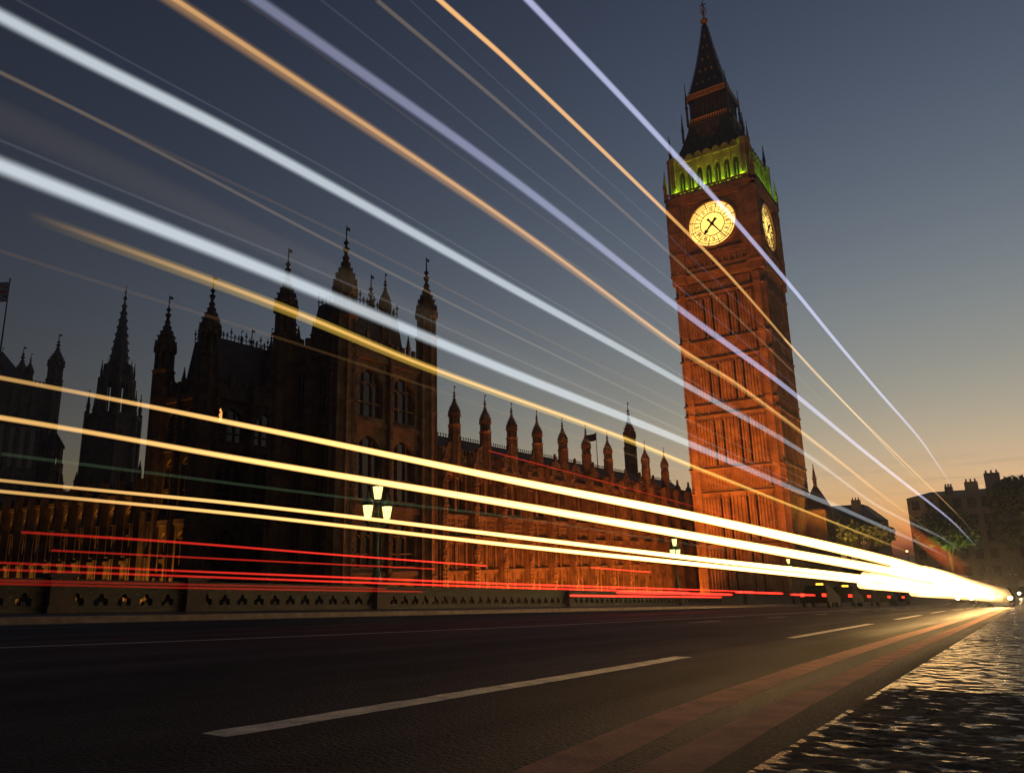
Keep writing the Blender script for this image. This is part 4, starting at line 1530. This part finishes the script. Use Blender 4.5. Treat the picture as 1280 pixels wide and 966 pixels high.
ZS = zroad(200)
tree(1.6, 128, ZS, 16.0, 5.6, 5.6, 9000, 'big dark street tree at the right edge, in front of the office block', seed=3, leaf=0.4)
spot('tree_uplight', (-9.0, 143.0, ZS + 0.4), (-9.5, 150, ZS + 9), 6000, (0.7, 0.9, 0.12), 70, 0.8)
tree(-9.5, 150, ZS, 13.5, 5.0, 4.4, 6000, 'green street tree lit from below, left of the big dark tree', seed=5, leaf=0.4)
tree(-29.0, 190, ZS, 15.7, 6.5, 4.6, 5000, 'rounded street tree in front of the curved-roof block', seed=8, leaf=0.5)
tree(-37.0, 195, ZS, 15.2, 6.5, 4.4, 5000, 'broad street tree, leftmost of those beyond the bridge end', seed=9, leaf=0.5)
tree(-28.5, 58.0, ZG, 6.3, 1.9, 1.6, 2600, 'small yellow-lit shrubby tree just behind the bridge parapet', M['shrub_leaf'], 0.16, 12, name='shrub')


# ------------------------------------------------------------------ street lamps on the parapet
def lamp_proto():
    t = thing('street_lamp', (0, 0, 0), 'triple-lantern lamp', 'street lamp', 'triple-lantern lamps along the parapet')
    p = MB()
    p.prism(8, 0, 0, 0.0, 0.25, 0.22, 0.2, PI / 8)
    p.lathe(10, 0, 0, [(0.17, 0.25), (0.12, 0.4), (0.1, 0.7), (0.12, 0.8), (0.075, 0.95), (0.065, 1.7), (0.09, 1.75), (0.09, 1.82), (0.055, 1.9), (0.05, 2.75), (0.09, 2.8), (0.05, 2.88), (0.04, 3.0)])
    p.build('pole', M['green_iron'], t)
    for s in (-1, 1):
        a = MB()
        a.tube([(0, 0, 2.05), (0, s * 0.22, 2.02), (0, s * 0.42, 2.1), (0, s * 0.52, 2.25)], 0.035, 6)
        a.tube([(0, s * 0.05, 2.6), (0, s * 0.2, 2.42), (0, s * 0.16, 2.2), (0, s * 0.06, 2.15)], 0.02, 5)
        a.build('arm', M['green_iron'], t)
    for (y, z) in ((0, 2.98), (-0.52, 2.25), (0.52, 2.25)):
        f = MB()
        f.prism(8, 0, y, z, z + 0.07, 0.08, 0.13)
        for k in range(8):
            an = 2 * PI * k / 8
            f.tube([(0.125 * math.cos(an), y + 0.125 * math.sin(an), z + 0.06), (0.2 * math.cos(an), y + 0.2 * math.sin(an), z + 0.56)], 0.013, 4)
        f.lathe(8, 0, y, [(0.22, z + 0.555), (0.235, z + 0.6), (0.2, z + 0.68), (0.13, z + 0.77), (0.06, z + 0.83), (0.035, z + 0.88), (0.06, z + 0.92), (0.02, z + 0.97), (0.01, z + 1.08)])
        o = f.build('lantern', M['green_iron'], t)
        g = MB(); g.lathe(8, 0, y, [(0.115, z + 0.07), (0.19, z + 0.55)])
        g.build('lantern_glass', M['lantern_glass'], o)
    return t


lp = lamp_proto()
lamp_labels = ['nearest and largest triple-lantern street lamp, in front of the dark square tower',
               'triple-lantern street lamp on the parapet below the left foot of the clock tower',
               'tiny far triple-lantern street lamp under the right side of the clock tower']
for i, y in enumerate((21.3, 51.4, 83.0)):
    o = lp if i == 0 else copy_tree(lp)
    o.location = (-20.0, y, zroad(y) + 1.08)
    o['label'] = lamp_labels[i]


def post_lamp(x, y, label):
    t = thing('lamp_post', (x, y, zroad(y)), label, 'street lamp')
    p = MB(); p.tube([(0, 0, 0), (0, 0, 6.2)], [0.09, 0.05], 8); p.tube([(0, 0, 6.2), (0, -0.3, 6.5), (0, -0.9, 6.55)], 0.04, 6)
    p.build('pole', M['black'], t)
    g = MB(); g.lathe(10, 0, -0.9, [(0.05, 6.25), (0.2, 6.35), (0.22, 6.5), (0.1, 6.6)]); g.build('lamp_head', M['lantern_glass'], t)


post_lamp(-20.4, 130, 'lit white globe lamp post beyond the bridge end, higher of a close pair')
post_lamp(-22.0, 134, 'lit white globe lamp post beyond the bridge end, lower left of a close pair')
post_lamp(-15.8, 150, 'lone lit lamp post in front of the far street trees')


# ------------------------------------------------------------------ vehicles at rest at the far end of the road
def wheel(parent, x, y, r, w):
    t = MB(); t.lathe(20, 0, 0, [(r * .62, -w / 2), (r * .95, -w / 2), (r, -w * .3), (r, w * .3), (r * .95, w / 2), (r * .62, w / 2)])
    vs = [(v[2], v[0], v[1]) for v in t.v]; t.v = vs
    o = t.build('wheel', M['rubber'], parent, loc=(x, y, r))
    c = MB(); c.lathe(16, 0, 0, [(r * .1, -w * .5), (r * .62, -w * .46), (r * .62, w * .46), (r * .1, w * .5)])
    c.v = [(v[2], v[0], v[1]) for v in c.v]
    c.build('rim', M['rim'], o)


def car_proto(front_lit=True, tail_lit=False, taxi=False, paint=None):
    """nose towards -y"""
    t = thing('car', (0, 0, 0), 'car', 'car')
    paint = paint or M['car_dark']
    L, W = 4.4, 1.76
    low = [(-2.2, .32), (2.2, .32), (2.22, .62), (2.18, .92), (1.7, 1.0), (-0.95, 0.98), (-1.9, 0.82), (-2.2, 0.66)]
    top = [(1.75, .98), (1.35, 1.38), (0.9, 1.46), (0.0, 1.46), (-0.35, 1.40), (-1.05, .98)]
    b = MB()
    def ext(poly, hw0, hw1, zref=None):
        n = len(poly)
        vs = []
        for s in (-1, 1):
            for (y, z) in poly:
                hw = hw0 if z < 1.1 else hw1
                vs.append((s * hw, y, z))
        fs = [tuple(range(n)), tuple(reversed(range(n, 2 * n)))] + [(k, (k + 1) % n, n + (k + 1) % n, n + k) for k in range(n)]
        b.add(vs, fs)
    ext(low, W / 2, W / 2)
    ext(top, W / 2 - .06, W / 2 - .24)
    o = b.build('body', paint, t)
    bv = o.modifiers.new('bevel', 'BEVEL'); bv.width = 0.06; bv.segments = 2
    g = MB()
    g.add([(-.68, -1.07, 1.02), (.68, -1.07, 1.02), (.56, -.43, 1.37), (-.56, -.43, 1.37)], [(0, 1, 2, 3)])
    g.add([(-.68, 1.76, 1.03), (.68, 1.76, 1.03), (.56, 1.42, 1.34), (-.56, 1.42, 1.34)], [(3, 2, 1, 0)])
    for s in (-1, 1):
        g.add([(s * .83, -.85, 1.03), (s * .83, 1.5, 1.03), (s * .69, 1.2, 1.36), (s * .68, -.35, 1.36)], [(0, 1, 2, 3)])
    g.build('window', M['car_glass'], t)
    for s in (-1, 1):
        for y in (-1.35, 1.35):
            wheel(t, s * .78, y, .32, .2)
        h = MB(); h.lathe(12, 0, 0, [(.11, -.03), (.1, .03)]); h.v = [(v[0] * 1.3, -v[2], v[1]) for v in h.v]
        h.build('headlight', M['headlight'] if front_lit else M['rim'], t, loc=(s * .62, -2.2, .68))
        k = MB(); k.box(-.13, .13, -.02, .03, -.1, .1)
        k.build('tail_light', M['tail_light'] if tail_lit else M['rim'], t, loc=(s * .68, 2.23, .8))
    if taxi:
        s = MB(); s.box(-.22, .22, -.08, .08, 1.46, 1.6); s.build('roof_light', M['amber_light'], t)
    return t


front = car_proto(True)
spots = [(-1.5, 72.0, 'dark car with glaring headlights in the near lane, where the white glare ends'),
         (-5.2, 96.0, 'dark car with lit headlights in the middle lane, left of the near-lane cars'),
         (1.9, 127.0, 'dark car with lit headlights at the junction, half cut by the right edge'),
         (0.4, 121.0, 'dark car with lit headlights turning at the junction, at the right edge'),
         (-2.1, 103.0, 'dark car with lit headlights, far behind the nearest one in the same lane')]
for i, (x, y, lab) in enumerate(spots):
    o = front if i == 0 else copy_tree(front)
    o.location = (x, y, zroad(y)); o['label'] = lab; o['group'] = 'oncoming cars with lit headlights'
    o.rotation_euler.z = 0 if y < 110 else R(-6)
    o.rotation_euler.x = road_tilt(y)
back = car_proto(False, True, True)
spots = [(-11.6, 56.0, 'dark taxi with red tail lights in the far lane, nearest of the queue'),
         (-11.4, 64.0, 'dark taxi with red tail lights, second in the far-lane queue'),
         (-11.5, 73.0, 'dark taxi with red tail lights, third in the far-lane queue'),
         (-11.3, 83.0, 'dark taxi with red tail lights, fourth in the far-lane queue'),
         (-11.5, 95.0, 'dark taxi with red tail lights at the head of the far-lane queue')]
for i, (x, y, lab) in enumerate(spots):
    o = back if i == 0 else copy_tree(back)
    o.location = (x, y, zroad(y)); o['label'] = lab; o['group'] = 'taxis queueing in the far lane'
    o.rotation_euler = (-road_tilt(y), 0, PI)


# ------------------------------------------------------------------ floodlights of the palace and tower
ORANGE = (1.0, 0.19, 0.018)
AMBER = (1.0, 0.36, 0.04)
for i, dx in enumerate((-7.0, 0.0, 7.0)):
    spot('tower_floodlight', (-29.65 + dx, 74.0, ZG + 0.8), (-29.65 + dx * .4, 100.3, ZG + 24), 24500, ORANGE, 62, 1.0)
spot('tower_floodlight', (-17.0, 104.5, ZG + 6.0), (-23.4, 106.0, ZG + 22), 9000, AMBER, 70, 0.9)
spot('tower_floodlight', (-14.0, 109.0, ZG + 6.0), (-23.4, 106.5, ZG + 40), 9000, ORANGE, 50, 0.9)
strip('wing_floodlight', (-36.8, 52.0, ZG + 0.4), (-36.8, 100.0, ZG + 0.4), (-0.8, 0, 1.0), 15000, ORANGE, 0.5)
strip('pavilion_floodlight', (-38.8, 42.0, ZG + 0.4), (-38.8, 50.0, ZG + 0.4), (-0.5, 0, 1.0), 40, ORANGE, 0.4)
for k in range(13):
    c = -63.0 - 0.6 - 2.9 * k
    spot('buttress_lamp', (c + 0.1, 41.2 - 2.3, ZG + 2.5), (c, 41.2 - 0.6, ZG + 9.0), 6000, AMBER, 30, 0.8, 0.1)
for k in range(9):
    c = 51.3 + 1.2 + 4.72 * k
    spot('buttress_lamp', (-42.0 + 3.2, c, ZG + 1.0), (-42.0 + 0.6, c, ZG + 9.5), 5000, ORANGE, 30, 0.8, 0.1)
# added amber uplights standing in for the hazy glow on far fronts and trees
strip('street_front_light', (-100.0, 212.0, zroad(200) + 1.0), (-48.0, 212.0, zroad(200) + 1.0), (0, 0.7, 1.0), 16000, (1.0, 0.42, 0.07), 0.6).data.spread = R(75)
strip('street_tree_light', (-42.0, 176.0, zroad(200) + 1.0), (-22.0, 176.0, zroad(200) + 1.0), (0, 0.8, 1.0), 2400, (1.0, 0.45, 0.08), 0.6).data.spread = R(75)
# green strip lamps standing on the ledge round the belfry
bx, by = -29.65, 106.5
strip('belfry_lamp', (bx - 5.2, by - 6.32, ZG + 61.3), (bx + 5.2, by - 6.32, ZG + 61.3), (0, 0.22, 1), 420, (0.40, 0.85, 0.02), 0.15)
strip('belfry_lamp', (bx + 6.32, by - 5.2, ZG + 61.3), (bx + 6.32, by + 5.2, ZG + 61.3), (-0.22, 0, 1), 420, (0.32, 0.85, 0.02), 0.15)
spot('crest_lamp', (bx - 3, by - 9.5, ZG + 61.0), (bx - 1.5, by - 5.7, ZG + 66.6), 380, (0.7, 0.75, 0.03), 80, 0.9)
spot('crest_lamp', (bx + 3, by - 9.5, ZG + 61.0), (bx + 1.5, by - 5.7, ZG + 66.6), 380, (0.7, 0.75, 0.03), 80, 0.9)
# warm lamps on the lantern gallery
spot('gallery_lamp', (-29.65, 99.5, ZG + 67.5), (-29.65, 103.5, ZG + 78), 900, (1.0, 0.2, 0.03), 60, 0.9)

# ------------------------------------------------------------------ light streaks left by passing traffic
def spline(P, n=10):
    out = []
    for i in range(len(P) - 1):
        p0 = Vector(P[max(i - 1, 0)]); p1 = Vector(P[i]); p2 = Vector(P[i + 1]); p3 = Vector(P[min(i + 2, len(P) - 1)])
        d1 = (p2 - p0) / max(1e-6, (p2.y - p0.y)); d2 = (p3 - p1) / max(1e-6, (p3.y - p1.y))
        dy = p2.y - p1.y
        for k in range(n):
            t = k / n
            h00, h10, h01, h11 = 2 * t**3 - 3 * t**2 + 1, t**3 - 2 * t**2 + t, -2 * t**3 + 3 * t**2, t**3 - t**2
            out.append(h00 * p1 + h10 * dy * d1 + h01 * p2 + h11 * dy * d2)
    out.append(Vector(P[-1]))
    return out


def trail(pts, h, r, mat, label, group, glow=True):
    """pts: (x, y) along the road; h: height above the road; r: list or number of radii"""
    pts = sorted(pts, key=lambda q: q[1])
    P = spline([(x, y, zroad(y) + h) for x, y in pts], 8)
    for p in P:
        p.z = zroad(p.y) + h
    if isinstance(r, tuple):
        (ya, ra), (yb, rb) = r
        rr = [ra + (rb - ra) * min(1, max(0, (p.y - ya) / (yb - ya))) for p in P]
    else:
        rr = [r] * len(P)
    mb = MB()
    mb.tube(P, rr, 24, cap=False)
    o = mb.build('light_trail', mat, smooth=True)
    tag(o, label, 'light trail', group)
    o.visible_shadow = True
    return o



WHITE = (0.78, 0.86, 0.92)
LILAC = (0.62, 0.64, 0.95)
GOLD = (1.0, 0.52, 0.16)
YEL = (0.95, 0.62, 0.10)
WARM = (1.0, 0.56, 0.17)
RED = (1.0, 0.035, 0.02)
tm = {}
BG, HG, RG = 'light trails of a passing bus', 'headlight trails in the near lane', 'tail light trails in the far lanes'
END = 71.4
far = lambda x=-2.0: [(x, 30.0), (x - 0.05, END)]
trail([(-2.9, -3), (-2.31, 3.91), (-2.11, 7.24), (-2.01, 10.19), (-1.96, 12.53), (-1.87, 15.9), (-1.65, 23.7), (-1.6, END)], 4.55, 0.034,
      trail_mat('lilac_streak', LILAC, 0.32, 0.25, 3, 20, (17, 34), 4.5), 'pale lilac light streak, topmost of all, crossing the clock dial', BG)
trail([(-2.6, -3), (-2.19, 2.76), (-2.14, 3.4), (-2.05, 5.59), (-2.01, 7.29), (-2.04, 11.38), (-1.93, 17.91), (-1.6, 38.2), (-1.6, END)], 3.62, 0.017,
      trail_mat('gold_streak', GOLD, 0.45, 0.2, 3, 10, (26, 46), 2.2), 'thin golden light streak just below the clock dial, second from the top', BG)
trail([(-2.7, -3), (-2.29, 1.67), (-2.16, 3.41), (-2.09, 5.89), (-1.96, 8.81), (-1.87, 13.28), (-1.5, 30.1), (-1.6, END)], 2.85, 0.036,
      trail_mat('lilac_streak', LILAC, 0.12, 0.24, 1.5, 7, (22, 46), 5.0), 'broad lilac light streak crossing the middle of the clock tower', BG)
trail([(-2.4, -3), (-2.12, 1.21), (-2.03, 3.18), (-2.03, 5.75), (-1.97, 6.93), (-1.96, 10.62), (-2.0, 16.73), (-1.9, END)], 2.42, 0.033,
      trail_mat('amber_streak', GOLD, 0.12, 0.13, 1.5, 6, (9, 26), 4.5), 'broad soft amber light streak running below the lilac one', BG)
trail([(-2.4, -3), (-2.12, 1.21), (-2.03, 3.18), (-2.03, 5.75), (-1.97, 6.93), (-1.96, 10.62), (-2.0, 16.73), (-1.9, END)], 2.43, 0.011,
      trail_mat('gold_streak', GOLD, 0.18, 0.2, 1.5, 6, (7, 20)), 'fine golden core inside the broad amber streak', BG)
trail([(-2.5, -3), (-2.25, 0.78), (-2.16, 1.61), (-2.09, 3.25), (-1.99, 5.57), (-1.88, 8.85), (-1.95, 15.42), (-1.6, 25), (-1.7, END)], 2.1, 0.033,
      trail_mat('white_streak', WHITE, 0.32, 0.11, 1, 8, (9, 40), 6.0), 'wide white light streak, upper of the two white ones', BG)
trail([(-2.5, -3), (-2.24, 0.83), (-2.18, 1.77), (-2.13, 3.3), (-2.02, 5.48), (-1.92, 9.36), (-1.86, 10.72), (-1.65, 21.85), (-1.7, END)], 1.64, 0.038,
      trail_mat('white_streak', WHITE, 0.34, 0.11, 1, 8, (9, 40), 6.0), 'wide white light streak, lower of the two, passing over the dark turrets', BG)
trail([(-2.12, 0.86), (-2.08, 1.7), (-2.1, 2.55), (-2.02, 4.41), (-2.02, 5.75), (-1.99, 10.96), (-1.9, 24)], 1.47, 0.02,
      trail_mat('yellow_streak', YEL, 0.0, 0.17, 0.86, 1.9, (5, 22), 1.0), 'soft yellow light streak below the white ones, across the dark palace roofs', BG)
trail([(-2.12, 0.84), (-2.08, 1.7), (-2.1, 2.55), (-2.02, 4.41), (-2.02, 5.75), (-1.99, 10.96), (-1.9, 24)], 1.474, 0.008,
      trail_mat('gold_streak', GOLD, 0.0, 0.3, 0.86, 1.9, (6, 20)), 'fine golden core of the soft yellow streak over the palace roofs', BG)
for (pts, h, r, s, lab) in (
        ([(-2.07, 2.15), (-2.01, 3.18), (-1.94, 5.4), (-1.9, 12)], 3.1, 0.012, 0.05, 'very faint brownish streak between the golden and the lilac ones'),
        ([(-2.3, -2), (-2.1, 0.8), (-2.1, 2), (-2.08, 3.3), (-2.0, 6), (-1.9, 14)], 1.83, 0.007, 0.04, 'faint hairline golden streak between the two white ones'),
        ([(-2.3, -2), (-2.1, 0.7), (-2.1, 2), (-2.08, 3.4), (-2.0, 8)], 1.70, 0.05, 0.009, 'faint grey veil of light just above the lower white streak'),
        ([(-1.93, 9.0), (-1.9, 14.0), (-1.85, 24.0)], 3.46, 0.012, 0.2, 'fine pale streak close under the golden one, right of the tower')):
    trail(pts, h, r, trail_mat('faint_streak', (1.0, 0.72, 0.4), s, s * .8, 1, 8, (pts[-1][1] * .7, pts[-1][1])), lab, BG)
STR = [(-2.2, 1.0), (-2.12, 2.0), (-2.08, 3.3), (-1.98, 5.6), (-1.9, 10.0), (-1.85, 16.0)]
for k, (h, c, s_, lab) in enumerate((
        (2.155, WHITE, 0.035, 'hair-thin pale strand just above the upper white streak'), (1.70, WHITE, 0.04, 'hair-thin pale strand just above the lower white streak'),
        (1.90, GOLD, 0.03, 'hair-thin golden strand between the white streaks, upper of two'), (2.49, GOLD, 0.04, 'hair-thin strand along the upper edge of the amber streak'),
        (2.92, LILAC, 0.035, 'hair-thin strand along the upper edge of the broad lilac streak'), (1.38, GOLD, 0.03, 'hair-thin strand under the soft yellow streak'),
        (3.32, LILAC, 0.03, 'hair-thin strand between the lilac and golden streaks, left of the clock dial'), (2.66, GOLD, 0.025, 'hair-thin strand between the amber and broad lilac streaks'))):
    trail([(-2.4, -2.0)] + STR, h, 0.0045 + 0.001 * (k % 3), trail_mat('faint_streak', c, s_ * 0.4, s_ * 1.0, 1, 6, (8, 16)), lab, BG)
# headlights
HX = [((-2.9, -3), (-2.32, 0.93), (-2.24, 1.75), (-2.14, 3.28), (-1.95, 5.67), (-1.72, 12), (-1.6, 21.5), (-1.3, END)),
      ((-2.8, -3), (-2.28, 0.93), (-2.25, 1.76), (-2.16, 3.31), (-2.07, 5.95), (-1.81, 15.53), (-1.7, 30), (-1.4, END)),
      ((-2.7, -3), (-2.35, 0.98), (-2.23, 1.76), (-2.19, 3.34), (-2.13, 6.1), (-1.9, 11.42), (-1.75, 25), (-1.5, END)),
      ((-2.6, -3), (-2.23, 0.93), (-2.16, 1.7), (-2.2, 3.39), (-2.13, 6.09), (-1.96, 11.76), (-1.9, 12.6))]
HL = ['glaring warm headlight streak, uppermost of the four that run low across the picture', 'glaring warm headlight streak, second of the four from the top',
      'bright warm headlight streak, third of the four from the top', 'bright warm headlight streak, lowest of the four']
for i, (pts, h, ra, rb, s0, s1) in enumerate(zip(HX, (1.06, 0.94, 0.78, 0.735), (0.008, 0.009, 0.006, 0.006), (0.085, 0.08, 0.045, 0.042), (0.25, 0.42, 0.3, 0.36), (3.6, 3.6, 3.4, 3.4))):
    trail(pts, h, ((1.2, ra), (14.0, rb)), trail_mat('headlight_streak', WARM, s0, s1, 1.1, 5.5, None, 2.6), HL[i], HG)
# extra glow tubes that fill out the headlight bloom further down the road
k = 0
for (x0, ya, h, r, s) in ((-1.9, 12.4, 0.80, 0.10, 4.6), (-1.75, 14.5, 0.95, 0.14, 4.6), (-2.1, 13.2, 0.70, 0.09, 4.6), (-1.6, 18.0, 1.05, 0.15, 4.6), (-2.0, 19.0, 0.62, 0.11, 4.6), (-1.8, 24.0, 0.85, 0.28, 4.6)):
    lab = ['headlight streak in the white glare at the right, its blunt tip furthest left', 'thick headlight streak high in the white glare at the right', 'headlight streak along the lower edge of the white glare',
           'headlight streak along the upper edge of the white glare', 'short headlight streak hanging below the white glare', 'thickest headlight streak, in the heart of the white glare'][k]
    trail([(x0, ya), (x0 + .05, ya + 5), (x0 + .05, ya + 15), (0.5 * x0 - 0.6, END)], h, ((ya, r * .75), (END, r * 2.6)), trail_mat('headlight_streak', (1.0, 0.58, 0.20), s, s * 1.2, ya, 50, None, 2.6), lab, HG)
    k += 1
trail([(-2.2, 19.0), (-2.6, 35.0), (-2.9, 55.0)], 2.3, ((19, 0.1), (50, 0.5)), trail_mat('orange_streak', (1.0, 0.17, 0.03), 0.0, 0.26, 18, 34, (36, 55), 1.5),
      'broad translucent orange-red streak hanging above the white glare', BG)
# green hairlines
trail([(-2.27, 0.94), (-2.15, 2.0), (-1.99, 3.0), (-1.9, 6.0)], 0.84, 0.006, trail_mat('green_streak', (0.35, 0.6, 0.3), 0.02, 0.03, 1, 6), 'hair-thin green streak between the headlight trails', BG)
# red tail lights in the far lanes
RP = [([(-9.4, 4.2), (-9.3, 6), (-9.6, 9), (-9.94, 14.1)], 1.19, 0.018, 0.0, 1.1, 'thin bright red tail-light streak, highest of the long ones, ending near the lit wing'),
      ([(-9.3, 4.5), (-9.2, 7), (-8.9, 11.0)], 1.0, 0.014, 0.1, 0.35, 'dim red tail-light streak just under the highest one'),
      ([(-9.2, 1.0), (-9.27, 3.96), (-9.74, 6.38), (-10.04, 9.67), (-10.6, 16.0), (-10.3, 24.2), (-10.4, 36.0)], 0.84, ((4, 0.015), (20, 0.03)), 0.05, 1.0, 'long red tail-light streak, upper of a close pair along the parapet'),
      ([(-9.0, 1.0), (-9.2, 3.76), (-9.54, 6.26), (-10.2, 10.37), (-10.9, 17.0), (-11.2, 30.0)], 0.765, ((4, 0.015), (20, 0.03)), 0.05, 1.0, 'long red tail-light streak, lower of a close pair along the parapet'),
      ([(-10.3, 1.5), (-10.5, 4.5), (-10.8, 7.1), (-11.0, 12.0)], 0.68, 0.02, 0.06, 0.15, 'dim red streak under the long pair, upper of two'),
      ([(-10.3, 1.5), (-10.4, 4.5), (-11.4, 7.8), (-11.7, 14.0)], 0.64, 0.02, 0.08, 0.2, 'dim red streak under the long pair, lower of two'),
      ([(-9.2, 13.2), (-9.06, 20), (-9.0, 26.4), (-8.95, 30.0)], 3.56, 0.014, 0.14, 0.2, 'hair-thin red streak high over the far lane, below the wing roof'),
      ([(-11.5, 24.0), (-11.5, 30.0), (-11.4, 36.0)], 0.72, 0.06, 0.8, 1.2, 'short thick red streak behind the taxi queue, left end by the shrub'),
      ([(-12.2, 22.0), (-12.0, 28.0), (-11.9, 36.0)], 0.6, 0.04, 0.8, 1.2, 'short red streak low behind the taxi queue'),
      ([(-9.6, 18.5), (-9.6, 22.5)], 1.3, 0.02, 0.8, 1.0, 'small detached red streak above the taxi queue'),
      ([(-11.8, 38.0), (-11.6, 46.0)], 0.85, 0.06, 1.2, 1.2, 'short red smear of light between the first two taxis'),
      ([(-11.6, 48.0), (-11.5, 56.0)], 0.8, 0.07, 1.2, 1.2, 'short red smear of light between the second and third taxi')]
for (pts, h, r, s0, s1, lab) in RP:
    trail(pts, h, r, trail_mat('tail_light_streak', RED, s0, s1, 3, 15, None, 1.4), lab, RG)


# ------------------------------------------------------------------ evening haze
hz = MB(); hz.box(-420, 120, -60, 420, -13.0, 100.0)
hm = bpy.data.materials.new('haze'); hm.use_nodes = True
hn, hl_ = hm.node_tree.nodes, hm.node_tree.links
hn.remove(hn['Principled BSDF'])
vol = hn.new('ShaderNodeVolumePrincipled')
vol.inputs['Color'].default_value = (0.9, 0.9, 0.9, 1)
vol.inputs['Density'].default_value = 0.0007
vol.inputs['Anisotropy'].default_value = 0.7
hl_.new(vol.outputs[0], hn['Material Output'].inputs['Volume'])
ho = hz.build('haze', hm)
ho['kind'] = 'stuff'
